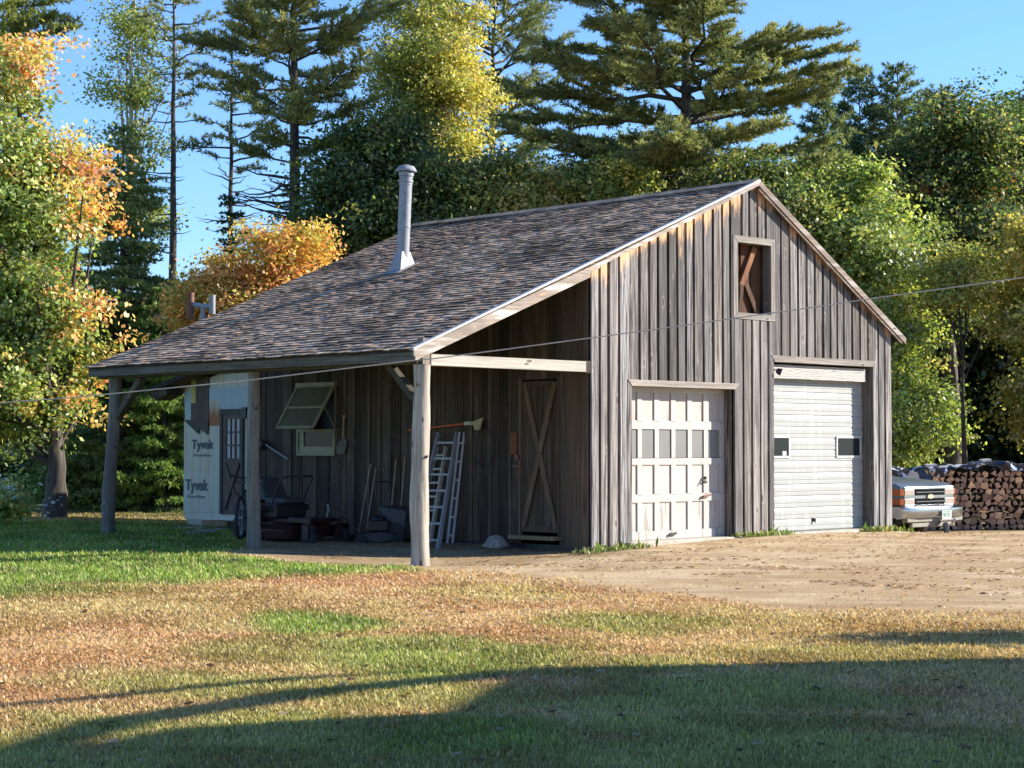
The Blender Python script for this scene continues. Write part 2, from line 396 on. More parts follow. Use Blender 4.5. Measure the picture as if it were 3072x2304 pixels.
# fallen leaves
rng = np.random.default_rng(5)
n = 420; d = 1/rng.uniform(1/27, 1/7.5, n); r = rng.uniform(-.29, .29, n)*d
X = CX+r*RH[0]+d*DH[0]; Y = CY+r*RH[1]+d*DH[1]
ok = ~((X > -.1) & (Y > -.1)); X, Y = X[ok], Y[ok]; n = len(X)
th = rng.uniform(0, 6.28, n); s_ = rng.uniform(.018, .042, n); z = zg(X, Y)+.022
co = np.empty((n, 4, 3))
for k in range(4):
    a_ = th+k*math.pi/2; rr = s_*(1 if k % 2 == 0 else .6)
    co[:, k] = np.stack([X+np.cos(a_)*rr, Y+np.sin(a_)*rr, z+rng.uniform(-.008, .014, n)], -1)
pal = np.array([[.12,.06,.03],[.22,.11,.05],[.10,.06,.035],[.5,.4,.25],[.35,.16,.05]])
tag(fast_mesh('fallen_leaves', co.reshape(-1, 3), 4, np.repeat(pal[rng.integers(0, 5, n)], 4, 0), mt['leaf']),
    'dead brown leaves scattered over the grass and dirt', 'leaves', kind='stuff')

# ================================================================== BARN
def roofz(X):
    if X <= 0: return 3.98+.392*X
    if X <= 3.66: return 3.98+.414*X
    return 5.495-.575*(X-3.66)
rnd = random.Random(3)
barn = thing('barn', 'weathered grey board barn with open lean-to and two white garage doors', 'barn', (3.6, 3.8, 0))
def tint(lo=.62, hi=1.22, warm=.04):
    b = rnd.uniform(lo, hi); t = rnd.uniform(-warm, warm); return (b*(1+t), b, b*(1-t), 0)

SEG = (1, 1)
def vboard(mb, u0, u1, z0, z1a, z1b, y0, y1, fresh=None, axis='X', col=None):
    """vertical board; u along the wall, slanted top, colour rows so the sheltered top can stay fresh"""
    c = col or tint(); lean = rnd.uniform(-.006, .006)
    rows = [0, .5, 1] if not fresh else [0, max(.05, 1-fresh*2.2/max(.4, z1a-z0)), max(.1, 1-fresh/max(.4, z1a-z0)), 1]
    al = [0, 0, 0] if not fresh else [0, 0, .35, 1.0]
    vs = []; cs = []
    for t, a_ in zip(rows, al):
        for (u, yy, zt) in ((u0, y0, z1a), (u1, y0, z1b), (u1, y1, z1b), (u0, y1, z1a)):
            z = z0+(zt-z0)*t; uu = u+lean*t+rnd.uniform(-.002, .002)
            vs.append((uu, yy, z) if axis == 'X' else (yy, uu, z)); cs.append((*c[:3], a_))
    n = len(rows)
    fs = [(i*4+k, i*4+(k+1) % 4, (i+1)*4+(k+1) % 4, (i+1)*4+k) for i in range(n-1) for k in range(4)] + [(3,2,1,0), tuple(range((n-1)*4, n*4))]
    mb.add(vs, fs, cs)

fw_ = MB()
segs = [(0, .80, .02, None), (.80, 3.17, 2.37, None), (3.17, 4.13, .03, 3.36), (3.17, 4.18, 4.63, None), (4.13, 6.80, 2.83, None), (6.80, 7.32, .02, None)]
for (x0, x1, z0, z1) in segs:
    # sheet of under-boards, coloured dark to deepen the shadow in the gaps
    def top(x): return (z1 if z1 else roofz(x)-.03)
    pts = [(x0, z0), (x1, z0), (x1, top(x1))] + ([(3.66, top(3.66))] if x0 < 3.66 < x1 and not z1 else []) + [(x0, top(x0))]
    fw_.extr([(p[0], 0.0, p[1]) for p in pts], (0, .03, 0), (.28,.26,.25,0))
    x = x0; first = True
    while x < x1-.05:
        wd = rnd.uniform(.125, .178); gap = rnd.uniform(.046, .060)
        if x+wd > x1-.07: wd = x1-x
        xe = min(x+wd, x1)
        fr = rnd.uniform(.10, .42) if (not z1 and rnd.random() < .85) else None
        if fr and x > 4.6: fr *= .6
        bc = tint(.42, 1.0, .05) if z0 > 2 else tint(.78, 1.2)
        zb = z0+(rnd.uniform(-.02, .015) if z0 < .1 else rnd.uniform(-.012, .0))
        if x < 3.66 < xe and not z1:
            vboard(fw_, x, 3.66, zb, top(x), top(3.66), -.031, -.001, fr, col=bc); vboard(fw_, 3.662, xe, zb, top(3.662), top(xe), -.031, -.001, fr, col=bc)
        else: vboard(fw_, x, xe, zb, top(x), top(xe), -.031-rnd.uniform(0, .006), -.001, fr, col=bc)
        x = xe+gap
obj('front_wall', fw_, mt['board_v'], barn, True, bevel=.0015)

# --- side wall under the lean-to (plane X = 0, facing -X)
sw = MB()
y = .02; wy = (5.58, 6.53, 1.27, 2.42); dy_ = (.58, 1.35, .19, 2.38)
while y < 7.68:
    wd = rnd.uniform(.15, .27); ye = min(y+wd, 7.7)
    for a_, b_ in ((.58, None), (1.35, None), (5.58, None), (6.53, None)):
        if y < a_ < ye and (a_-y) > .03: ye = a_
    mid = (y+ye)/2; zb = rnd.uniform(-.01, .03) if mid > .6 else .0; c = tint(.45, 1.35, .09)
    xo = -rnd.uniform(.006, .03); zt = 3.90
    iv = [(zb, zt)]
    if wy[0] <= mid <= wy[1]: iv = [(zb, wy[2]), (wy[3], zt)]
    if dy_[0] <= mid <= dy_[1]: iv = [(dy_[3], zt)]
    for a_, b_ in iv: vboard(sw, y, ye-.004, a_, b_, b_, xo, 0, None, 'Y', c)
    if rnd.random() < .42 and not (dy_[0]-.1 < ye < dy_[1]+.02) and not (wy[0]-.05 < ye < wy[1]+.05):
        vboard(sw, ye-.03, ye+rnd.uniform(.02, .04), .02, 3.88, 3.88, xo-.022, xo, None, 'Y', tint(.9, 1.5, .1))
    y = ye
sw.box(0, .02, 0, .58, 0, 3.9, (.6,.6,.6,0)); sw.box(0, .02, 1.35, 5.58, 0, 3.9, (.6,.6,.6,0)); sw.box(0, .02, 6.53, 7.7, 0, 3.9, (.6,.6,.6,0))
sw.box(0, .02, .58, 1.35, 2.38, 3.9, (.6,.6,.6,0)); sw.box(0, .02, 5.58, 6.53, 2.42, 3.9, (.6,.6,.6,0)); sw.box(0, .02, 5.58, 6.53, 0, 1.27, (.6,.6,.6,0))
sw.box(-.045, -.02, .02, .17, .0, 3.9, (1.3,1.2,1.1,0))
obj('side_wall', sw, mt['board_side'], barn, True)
ow = MB(); ow.box(7.29, 7.32, .03, 7.7, 0, 3.3, (.8,.8,.8,0))
obj('right_wall', ow, mt['board_v'], barn, True)
bw = MB(); bw.extr([(0.02, 7.67, 0), (7.29, 7.67, 0), (7.29, 7.67, 3.33), (3.66, 7.67, 5.42), (0.02, 7.67, 3.92)], (0, .03, 0), (.8,.8,.8,0))
bw.extr([(-3.3, 7.5, 2.62), (0, 7.5, 2.62), (0, 7.5, 3.9), (-3.3, 7.5, 2.64)], (0, .03, 0), (.6,.6,.6,0)) if False else None
obj('back_wall', bw, mt['board_v'], barn, True)
lf = MB(); lf.box(.03, 7.28, .04, 7.6, 2.90, 2.95, (1,1,1,0)); lf.box(3.0, 4.6, .20, .23, 2.95, 5.2, (1.6,1.2,1,0))
for i in range(6): lf.box(3.05+i*.26, 3.27+i*.26, .16+.012*(i%2), .195, 2.96, 5.1, (.4+.5*rnd.random(), .5, .42, 0))
lf.bar((3.50, .13, 3.85), (3.86, .13, 4.50), .10, .05, (0,1,0), (1.5,1.15,.95,0)); lf.bar((3.98, .12, 3.35), (3.62, .13, 3.95), .09, .05, (0,1,0), (.6,.5,.42,0))
lf.bar((3.45, .11, 3.40), (3.52, .12, 3.9), .08, .05, (0,1,0), (.5,.45,.4,0))
obj('loft', lf, mt['dark_in'], barn, True)

# --- roof
def shingles(mb, X0, X1, z_at, Y0, Y1, e=.122):
    """courses from the eave X0 up to X1"""
    dX = X1-X0; L = math.hypot(dX, z_at(X1)-z_at(X0)); nc = int(L/e); ux = dX/L; uz = (z_at(X1)-z_at(X0))/L
    nx_, nz_ = -uz*(1 if dX > 0 else -1), abs(ux)
    for j in range(nc+1):
        y = Y0+rnd.uniform(-.1, 0); wob = rnd.uniform(-.004, .004); cj = rnd.uniform(.85, 1.1)
        while y < Y1:
            wd = rnd.uniform(.09, .22); ye = min(y+wd, Y1+.01); ys = max(y, Y0)
            if ye-ys < .02: y = ye; continue
            s0 = j*e+wob+rnd.uniform(-.016, .016)*(1 if rnd.random() < .85 else 1.8)-.02+.014*math.sin(ys*1.3+j*.05); s1 = min(s0+e*1.25, L)
            t = .0135*rnd.uniform(.6, 1.5); t2 = t*rnd.uniform(.9, 1.1); lift = .003*rnd.random()
            base = .022*math.sin(ys*.8)*math.sin(s0*.9)*.6
            P = lambda s, yy, h: (X0+ux*s+nx_*h, yy, z_at(X0)+uz*s+nz_*h+base)
            mo = 1-.5*float(sst(.50, .72, fbm(np.array([ys*1.1]), np.array([j*e*1.6]), 61)[0])); c = cj*rnd.uniform(.55, 1.25)*mo; w_ = rnd.uniform(-.03, .11)
            cl = (c*(1+w_), c, c*(1-w_), 0)
            g_ = .0025
            vs = [P(s0, ys+g_, 0), P(s0, ye-g_, 0), P(s1, ye-g_, -.012), P(s1, ys+g_, -.012),
                  P(s0, ys+g_, t+lift), P(s0, ye-g_, t2+lift), P(s1, ye-g_, .0), P(s1, ys+g_, .0)]
            if rnd.random() < .07: cl = tuple(v_*.45 for v_ in cl[:3])+(0,)
            dk_ = tuple(v_*.28 for v_ in cl[:3])+(0,)
            mb.add(vs[4:], [(0,1,2,3)], cl); mb.add([vs[0], vs[1], vs[5], vs[4]], [(0,1,2,3)], dk_); mb.add(vs, [(1,2,6,5), (3,0,4,7)], dk_)
            y = ye
YF, YB = -.13, 7.62
sh = MB()
shingles(sh, -3.40, 0.02, roofz, YF, YB-.05); shingles(sh, 0.0, 3.68, roofz, YF, YB+.12)
n_sh = MB()
shingles(n_sh, 7.62, 3.64, roofz, YF, YB, .15)
sh.add(n_sh.v, n_sh.f, n_sh.c)
roof = obj('roof', sh, mt['shingle'], barn, True)
dk = MB()
for (xa, xb, yb) in ((-3.38, 0, YB-.06), (0, 3.66, YB+.1), (3.66, 7.6, YB)):
    za, zb = roofz(xa)-.014, roofz(xb)-.014
    dk.extr([(xa, YF+.02, za), (xb, YF+.02, zb), (xb, YF+.02, zb-.03), (xa, YF+.02, za-.03)], (0, yb-YF-.03, 0), (.5,.5,.5,0))
for k in range(11):     # rafters showing under the lean-to
    yy = .3+k*.7
    dk.extr([(-3.3, yy, roofz(-3.3)-.046), (-.02, yy, roofz(-.02)-.046), (-.02, yy, roofz(-.02)-.17), (-3.3, yy, roofz(-3.3)-.17)], (0, .05, 0), (.7,.6,.5,0))
obj('roof_deck', dk, mt['board_side'], barn, True)
rc = MB()
for y0 in np.arange(YF, YB, .32):
    zz = 5.505-.015*math.sin(y0*.5); c = tint(.5, .8)
    rc.bar((3.655, y0, zz-.012), (3.655, y0+.34, zz), .02, .02, col=c)
    rc.extr([(3.53, y0, zz-.052), (3.655, y0, zz+.012), (3.655, y0, zz+.024), (3.53, y0, zz-.037)], (0, .33, .0), c)
    rc.extr([(3.78, y0, zz-.062), (3.66, y0, zz+.012), (3.66, y0, zz+.024), (3.78, y0, zz-.047)], (0, .33, .0), c)
obj('ridge_cap', rc, mt['shingle'], barn, True)
# --- rake boards on the front edge
def rake(name, xa, xb, up, dn, ya, yb, col, mat, fresh=0, vert=True):
    mb = MB(); za, zb = roofz(xa), roofz(xb)
    n = 10; 
    A = []; cs = []
    for i in range(n+1):
        x = xa+(xb-xa)*i/n; z = za+(zb-za)*i/n
        for (yy, dz) in ((ya, up), (ya, dn), (yb, dn), (yb, up)):
            A.append((x, yy, z+dz)); cs.append((*col, fresh*rnd.uniform(.2, 1)))
    fs = [(i*4+k, i*4+(k+1) % 4, (i+1)*4+(k+1) % 4, (i+1)*4+k) for i in range(n) for k in range(4)] + [(3,2,1,0), (n*4, n*4+1, n*4+2, n*4+3)]
    mb.add(A, fs, cs); return obj(name, mb, mat, barn, True, bevel=.002)
rake('drip_edge', -3.415, 3.66, .020, -.010, YF-.03, YF+.05, (.9,.9,.88), mt['white_plastic'])
rake('rake_board', -3.40, .06, -.013, -.098, YF-.018, YF+.012, (1,1,1), mt['rake'], .42)
rake('rake_board', -3.36, -.12, -.10, -.165, YF+.0, YF+.03, (1.05,1.03,1.0), mt['rake'], .12)
rake('rake_board', .062, 3.66, -.013, -.070, YF-.018, YF+.012, (1.05,1.05,1.05), mt['rake'], .15)
rake('rake_board', 3.662, 7.60, .012, -.095, YF-.018, YF+.012, (.72,.68,.66), mt['rake'], .1)
rake('rake_board', 3.66, 7.50, -.10, -.145, YF+.0, YF+.03, (.7,.62,.58), mt['rake'], .1)
ev = MB(); ev.box(7.50, 7.53, YF+.03, YB, 3.17, 3.27, (.6,.6,.6,0))
obj('eave_board', ev, mt['beam_y'], barn, True)
# --- lean-to frame
bm_ = MB()
for i, (a_, b_) in enumerate(((-.10, 2.3), (2.305, 4.9), (4.905, 7.56))):
    bm_.box(-3.375, -3.345, a_, b_, 2.495+.003*i, 2.640, tint(.85, 1.1))
obj('fascia', bm_, mt['beam_y'], barn, True, bevel=.003)
pb = MB(); pb.box(-3.24, -3.07, -.02, 7.52, 2.47, 2.605, (.75,.72,.7,0))
obj('plate_beam', pb, mt['beam_y'], barn, True, bevel=.006)
tb = MB(); tb.box(-3.02, -.13, -.05, .03, 2.452, 2.60, (1,1,1,0))
obj('tie_beam', tb, mt['tie'], barn, True, bevel=.004)
t2 = MB(); t2.box(-.128, -.01, -.03, .04, 2.44, 2.61, (.45,.42,.4,0)); obj('beam_pocket', t2, mt['beam_y'], barn, True)
def post(X, Y, z0, z1, r0, r1, col, lean=(0,0)):
    mb = MB(); pts = []; rad = []; n = 16; ph = rnd.uniform(0, 6)
    for i in range(n):
        t = i/(n-1); z = z0-.1+(z1-z0+.1)*t
        pts.append((X+lean[0]*(1-t)+.014*math.sin(t*7+ph), Y+lean[1]*(1-t)+.012*math.sin(t*5+2*ph), z))
        rad.append((r0+(r1-r0)*t)*(1+.05*math.sin(t*17+ph)+rnd.uniform(-.03, .03)))
    mb.path(pts, rad, 18, wob=.035, col=col)
    for k in range(3):
        t = rnd.uniform(.3, .95); a_ = rnd.uniform(3.1, 5.6); z = z0+(z1-z0)*t
        mb.tube((X+math.cos(a_)*r0*.8, Y+math.sin(a_)*r0*.8, z), (X+math.cos(a_)*(r0+.012), Y+math.sin(a_)*(r0+.012), z+.01), .022, .014, 7, (.35,.3,.27,0))
    return obj('post', mb, mt['post'], barn, True, smooth=True)
post(-3.14, 0.0, -.13, 2.462, .124, .108, (1.3,1.25,1.17,0), (-.03, 0))
post(-3.14, 3.57, -.03, 2.47, .105, .085, (.75,.73,.7,0))
post(-3.14, 7.16, .05, 2.47, .112, .092, (.62,.6,.58,0), (-.08, .05))
hd = MB(); hd.box(-3.17, -3.05, -.06, .06, 2.464, 2.80, (.8,.75,.7,0)); obj('post_block', hd, mt['post'], barn, True, bevel=.004)
br = MB(); br.bar((-3.14, .06, 1.98), (-3.14, .62, 2.47), .09, .10, (1,0,0), (.5,.48,.46,0)); obj('brace', br, mt['beam_y'], barn, True, bevel=.004)
br = MB(); br.bar((-3.14, 7.08, 1.86), (-3.14, 6.40, 2.47), .10, .11, (1,0,0), (.8,.75,.7,0)); obj('brace', br, mt['beam_y'], barn, True, bevel=.004)

# --- trims
def mitre(name, x0, x1, z0, z1, wt, sides='LTRB', col=(1,1,1,0), y0=-.043, y1=-.001):
    """mitred trim: (x0..x1, z0..z1) outside, wt widths for left, top, right, bottom"""
    l, t, r, b = wt; xi0, xi1, zi0, zi1 = x0+l, x1-r, z0+b, z1-t
    q = {'T': [(x0, z1), (x1, z1), (xi1, zi1), (xi0, zi1)], 'B': [(xi0, zi0), (xi1, zi0), (x1, z0), (x0, z0)],
         'L': [(x0, z0), (x0, z1-.002), (xi0, zi1-.002), (xi0, zi0)], 'R': [(xi1, zi0), (xi1, zi1-.002), (x1, z1-.002), (x1, z0)]}
    for s_ in sides:
        mb = MB(); c = tint(.85, 1.1); c = tuple(c[i]*col[i] for i in range(3))+(0,)
        yy = y0-(.004 if s_ in 'TB' else 0)
        mb.extr([(p[0], yy, p[1]) for p in q[s_]], (0, y1-yy, 0), c)
        obj('trim', mb, mt['board_x'] if s_ in 'TB' else mt['board_v'], barn, True, bevel=.002)
mitre('door_trim', .745, 3.27, .03, 2.372, (.085, .09, .10, 0), 'T')
mitre('door_trim', 4.06, 6.86, .03, 2.832, (.09, .10, .10, 0), 'T')
mb = MB(); mb.box(.748, .832, -.038, -.001, .03, 2.36, (.8,.8,.8,0)); obj('trim', mb, mt['board_v'], barn, True)
mb = MB(); mb.box(4.045, 4.104, -.040, -.001, .03, 2.80, (.7,.7,.72,0)); obj('trim', mb, mt['board_v'], barn, True)
mitre('window_trim', 3.135, 4.165, 3.36, 4.63, (.112, .10, .103, .095), 'LTRB', (1.1,1.1,1.08))
# jambs
for x0, x1, zt in ((.80, .833, 2.28), (3.17, 3.20, 2.28), (4.07, 4.104, 2.73), (6.773, 6.80, 2.73)): jb = MB(); jb.box(x0, x1, -.001, .20, .04, zt, (.75,.7,.66,0)); obj('door_jamb', jb, mt['board_v'], barn, True)
jb = MB(); jb.box(.833, 3.17, .0, .20, 2.283, 2.31, (.6,.6,.6,0)); jb.box(4.104, 6.773, .0, .20, 2.735, 2.76, (.6,.6,.6,0))
jb.box(3.247, 4.062, .0, .12, 3.44, 3.455, (.6,.6,.6,0)); jb.box(3.247, 4.062, 0, .12, 4.53, 4.55, (.5,.5,.5,0)); jb.box(3.22, 3.247, 0, .12, 3.44, 4.55, (.6,.6,.6,0)); jb.box(4.062, 4.09, 0, .12, 3.44, 4.55, (.6,.6,.6,0))
obj('head_jamb', jb, mt['board_x'], barn, True)
cs_ = MB(); cs_.box(.70, 3.30, -.12, .34, -.10, .058, (1,1,1,0)); cs_.box(4.0, 6.9, -.10, .34, -.10, .070, (1,1,1,0)); cs_.box(0.02, 7.3, .05, 7.6, -.3, -.02, (1,1,1,0))
obj('floor_slab', cs_, mt['concrete'], barn, True, bevel=.01)
pk = MB(); pk.box(4.106, 6.70, .045, .06, 2.485, 2.70, (1,1,1,0))
m = M('plywood_paint'); v = m.coord((1.2, 1, 4.5)); wv = m.n('TexWave', wave_type='RINGS'); m.l(v, wv.inputs[0]); wv.inputs['Scale'].default_value = 2.4; wv.inputs['Distortion'].default_value = 9; wv.inputs['Detail'].default_value = 3; wv.inputs['Detail Scale'].default_value = .9
c = m.mix(m.ramp(wv.outputs[0], [(.35, 1.0), (.6, 0.0)]), (.40,.39,.355), (.20,.185,.165)); m.set(c, .7)
obj('plywood_panel', pk, m.m, barn, True)
# --- wooden panelled garage door
m = M('flaking_white'); v = m.coord((15, 15, 1.5)); g = m.noise(v, 1, 5, .65); big = m.noise(m.coord((2.5, 2, 1.3)), 1, 3)
zc = m.n('SeparateXYZ'); tc = m.n('TexCoord'); m.l(tc.outputs['Object'], zc.inputs[0])
low = m.ramp(zc.outputs[2], [(.0, 1.0), (.62, .30)]); a = m.attr()
f = m.math('GREATER_THAN', m.math('ADD', g, m.math('MULTIPLY', a.outputs['Alpha'], .13)), .68)
c = m.mix(m.math('MULTIPLY', f, .55), m.mix(big, (.365,.345,.31), (.44,.42,.385)), (.15,.115,.09))
c = m.mix(1.0, c, a.outputs[0], 'MULTIPLY'); m.set(c, .65); m.bump(g, .2, .004); mt['door_paint'] = m.m
dl = MB(); YD = .175
X0d, X1d = .80, 3.19; zrows = [(.177, .609), (.714, 1.155), (1.25, 1.666), (1.786, 2.207)]
cols_ = [.914+.373*i for i in range(6)]
rails = [(.062, .177), (.612, .711), (1.158, 1.247), (1.669, 1.783), (2.21, 2.33)]
for (a_, b_) in rails:
    dl.box(X0d, X1d, YD, YD+.045, a_, b_-.003, (.98,.97,.95,.75 if a_ < .1 else .25))
st = [X0d]+sum([[c_, c_+.283] for c_ in cols_], [])+[X1d]
for i in range(0, len(st), 2):
    for (a_, b_) in zrows: dl.box(st[i], st[i+1], YD+.002, YD+.044, a_-.001, b_+.003, (1,.99,.97,.1))
for c_ in cols_:
    for ri, (a_, b_) in enumerate(zrows):
        if ri == 2: continue
        t = (.98,.96,.94) if ri < 3 else (.96,.91,.87)
        dl.box(c_, c_+.283, YD+.021, YD+.035, a_, b_, (*t, 1.0 if ri == 0 else (.6 if ri == 3 else .15)))
        for (p, q_) in (((c_, a_), (c_+.283, a_)), ((c_, b_), (c_+.283, b_)), ((c_, a_), (c_, b_)), ((c_+.283, a_), (c_+.283, b_))):
            dl.bar((p[0], YD+.012, p[1]), (q_[0], YD+.012, q_[1]), .018, .018, (0,1,0), (.9,.88,.86,.2))
gd1 = obj('garage_door', dl, mt['door_paint'], barn, True, bevel=.0015); gd1['label'] = 'panelled wooden garage door with peeling white paint'
for c_ in cols_:
    mb = MB(); mb.box(c_+.001, c_+.282, YD+.018, YD+.024, 1.251, 1.665, (1,1,1,0)); obj('window_pane', mb, mt['glass_grey'], gd1, True)
mb = MB(); mb.box(2.66, 2.75, YD-.012, YD-.002, .87, .90); mb.tube((2.70, YD-.004, .95), (2.70, YD-.03, .95), .022, .018, 10); mb.bar((2.70, YD-.03, .95), (2.64, YD-.035, .87), .016, .012, (0,1,0))
obj('handle', mb, mt['steel_dark'], gd1, True)
mb = MB(); mb.bar((2.62, YD-.03, .665), (2.80, YD-.03, .69), .03, .03, (0,1,0)); mb.box(2.65, 2.67, YD-.02, YD-.002, .655, .68); mb.box(2.75, 2.77, YD-.02, YD-.002, .665, .69)
obj('handle', mb, mt['rust'], gd1, True)
mb = MB(); mb.bar((1.86, YD-.025, .12), (2.02, YD-.02, .14), .035, .02, (0,1,0)); mb.box(1.90, 1.98, YD-.015, YD-.002, .10, .15)
obj('handle', mb, mt['steel_dark'], gd1, True)
# --- ribbed metal garage door: profile swept across
pr = []; z = .078; sec = .1833
prof = [(0, .012), (.010, .012), (.014, 0), (.060, 0), (.066, .006), (.076, .006), (.082, 0), (.118, 0), (.124, .006), (.134, .006), (.140, 0), (.1833, 0)]
while z < 2.60:
    for dz, dy in prof[:-1]: pr.append((z+dz, YD-.002+dy))
    z += sec
X0e, X1e = 4.104, 6.79
dd_ = MB(); n = len(pr)
vs = [(x, p[1], p[0]) for x in (X0e, X1e) for p in pr]
dd_.add(vs, [(i, i+1, n+i+1, n+i) for i in range(n-1)], (1,1,1,0)); dd_.box(X0e, X1e, YD+.02, YD+.04, .08, 2.62, (1,1,1,0))
m = M('white_metal'); c = m.mix(m.noise(m.coord((2,2,14)), 1, 4, .6), (.27,.28,.26), (.335,.345,.325))
st_ = m.noise(m.coord((9,9,.8)), 1, 4); c = m.mix(m.ramp(st_, [(.55, 0.0), (.75, .35)]), c, (.55,.55,.45)); m.set(c, .45, 0, .4); mt['white_metal'] = m.m
gd2 = obj('garage_door', dd_, mt['white_metal'], barn, True); gd2['label'] = 'white ribbed metal roll-up garage door'
for (a_, b_) in ((4.15, 4.76), (6.07, 6.685)):
    mb = MB()
    for q_ in ((a_-.035, b_+.035, 1.235, 1.27), (a_-.035, b_+.035, 1.555, 1.59), (a_-.035, a_, 1.27, 1.555), (b_, b_+.035, 1.27, 1.555)):
        mb.box(q_[0], q_[1], YD-.016, YD+.012, q_[2], q_[3], (1,1,1,0))
    wf = obj('window_frame', mb, mt['white_plastic'], gd2, True)
    mb = MB(); mb.box(a_, b_, YD-.008, YD-.004, 1.27, 1.555); obj('window_pane', mb, mt['glass_dark'], wf, True)
mb = MB(); mb.box(4.60, 4.70, YD-.012, YD-.009, 1.275, 1.345); obj('sticker', mb, mt['white_plastic'], gd2, True)
mb = MB(); mb.lathe((5.42, YD-.004, .25), [(.035, 0), (.035, .012), (.018, .018), (.018, .03)], 14, (0,-1,0)); mb.bar((5.42, YD-.035, .27), (5.42, YD-.035, .20), .02, .01, (0,1,0)); obj('handle', mb, mt['steel_dark'], gd2, True)
lm = MB(); lm.tube((4.19, -.02, 2.615), (4.20, .045, 2.60), .012); lm.lathe((4.20, -.02, 2.60), [(.02, 0), (.045, .03), (.06, .09)], 12, (.5, -.7, -.3)); obj('floodlight', lm, mt['steel_dark'], barn, True, smooth=True)

# --- lean-to side door with X bracing
sdm = MB(); yy = .585
while yy < 1.34:
    e_ = min(yy+rnd.uniform(.12, .19), 1.345); sdm.box(-.012, .01, yy, e_-.005, .19, 2.36, tint(.7, 1.1, .08)); yy = e_
sdo = obj('side_door', sdm, mt['board_side'], barn, True)
for (p, q_) in (((.64, .26), (1.27, 2.33)), ((1.27, .26), (.64, 2.33))):
    mb = MB(); k = -.034 if q_[0] > 1 else -.052; mb.bar((k, p[0], p[1]), (k, q_[0], q_[1]), .08, .018, (1,0,0), (1.7,1.6,1.4,0)); obj('brace', mb, mt['board_side'], sdo, True)
mb = MB(); mb.box(-.038, -.014, .60, 1.33, .195, .28, (1.2,1.1,1,0)); mb.box(-.036, -.014, .60, 1.33, 2.29, 2.35, (.9,.9,.9,0)); mb.box(-.06, -.014, 1.33, 1.36, .15, 2.4, (2.0,1.9,1.8,0)); mb.box(-.04, -.014, .56, .60, .15, 2.4, (1,1,.9,0))
obj('door_frame', mb, mt['board_side'], sdo, True)
mb = MB(); mb.box(-.10, -.05, 1.335, 1.40, 1.22, 1.30); mb.box(-.09, -.05, 1.30, 1.46, 1.12, 1.15); mb.tube((-.09, 1.34, 1.1), (-.09, 1.34, .95), .012, n=6)
obj('latch', mb, mt['rust'], sdo, True)
mb = MB(); mb.box(-.22, .0, .52, 1.42, .09, .145, (2.6,2.5,1.9,0)); obj('door_sill', mb, mt['board_side'], barn, True, bevel=.004)
mb = MB(); mb.box(.004, .03, .02, 7.6, -.25, .02, (1,1,1,0)); obj('foundation', mb, mt['steel_dark'], barn, True)
mb = MB(); mb.box(-.06, -.03, 1.40, 1.52, 1.30, 1.62, (2.2,1.2,.8,0)); obj('patch_board', mb, mt['board_side'], barn, True)

# --- side window with the swung-out upper sash
wnp = MB(); a_, b_ = 5.60, 6.51
for q_ in ((a_-.04, b_+.04, 1.27, 1.31), (a_-.04, b_+.04, 1.66, 1.70), (a_-.04, a_, 1.31, 1.66), (b_, b_+.04, 1.31, 1.66)): wnp.box(-.075, -.01, q_[0], q_[1], q_[2], q_[3], (.9,.9,.9,0))
wnp.box(-.05, -.02, a_, b_, 1.31, 1.42); wnp.box(-.05, -.02, b_-.12, b_, 1.42, 1.66)
wn_o = obj('side_window', wnp, mt['cream'], barn, True, bevel=.003)
mb = MB(); mb.box(-.03, -.02, a_, b_-.12, 1.42, 1.66); obj('pane', mb, mt['glass_dark'], wn_o, True)
mb = MB(); mb.box(-.09, -.02, a_-.05, b_+.05, 2.40, 2.46, (.8,.8,.6,0)); mb.box(-.05, -.02, a_-.02, a_, 1.70, 2.40); mb.box(-.05, -.02, b_, b_+.02, 1.70, 2.40); obj('lintel', mb, mt['cream'], wn_o, True)
def onsash(u, v_):    # u along Y, v from hinge 0 to bottom 1
    return Vector((-.07-.42*v_, u, 2.395-.67*v_))
mb = MB(); nrm = Vector((-.67, 0, .42)).normalized()
for (u0, v0, u1, v1) in ((a_-.02, 0, b_+.02, 0), (a_-.02, 1, b_+.02, 1), (a_-.02, 0, a_-.02, 1), (b_+.02, 0, b_+.02, 1), (a_, .52, b_, .52)):
    mb.bar(onsash(u0, v0), onsash(u1, v1), .045, .03, nrm, (.62,.62,.55,0))
sa = obj('sash', mb, mt['cream'], wn_o, True)
mb = MB(); mb.add([onsash(a_, .02), onsash(b_, .02), onsash(b_, .98), onsash(a_, .98)], [(0,1,2,3)]); 
m = M('sash_glass'); c = m.mix(m.noise(m.coord((1,1,1)), 4, 4), (.07,.07,.045), (.13,.13,.09)); m.set(c, .6, 0, .12); obj('pane', mb, m.m, sa, True)
mb = MB(); mb.bar(onsash(a_+.0, .5)+Vector((0,-.03,0)), (-.05, a_-.03, 1.72), .02, .015, col=(.4,.4,.35,0)); obj('prop_stick', mb, mt['cream'], wn_o, True)
mb = MB(); mb.box(.30, .34, 5.2, 6.9, 1.0, 2.7); obj('interior_shade_sheet', mb, mt['steel_dark'], barn, True)  # dark sheet stands in for the unlit room behind the window

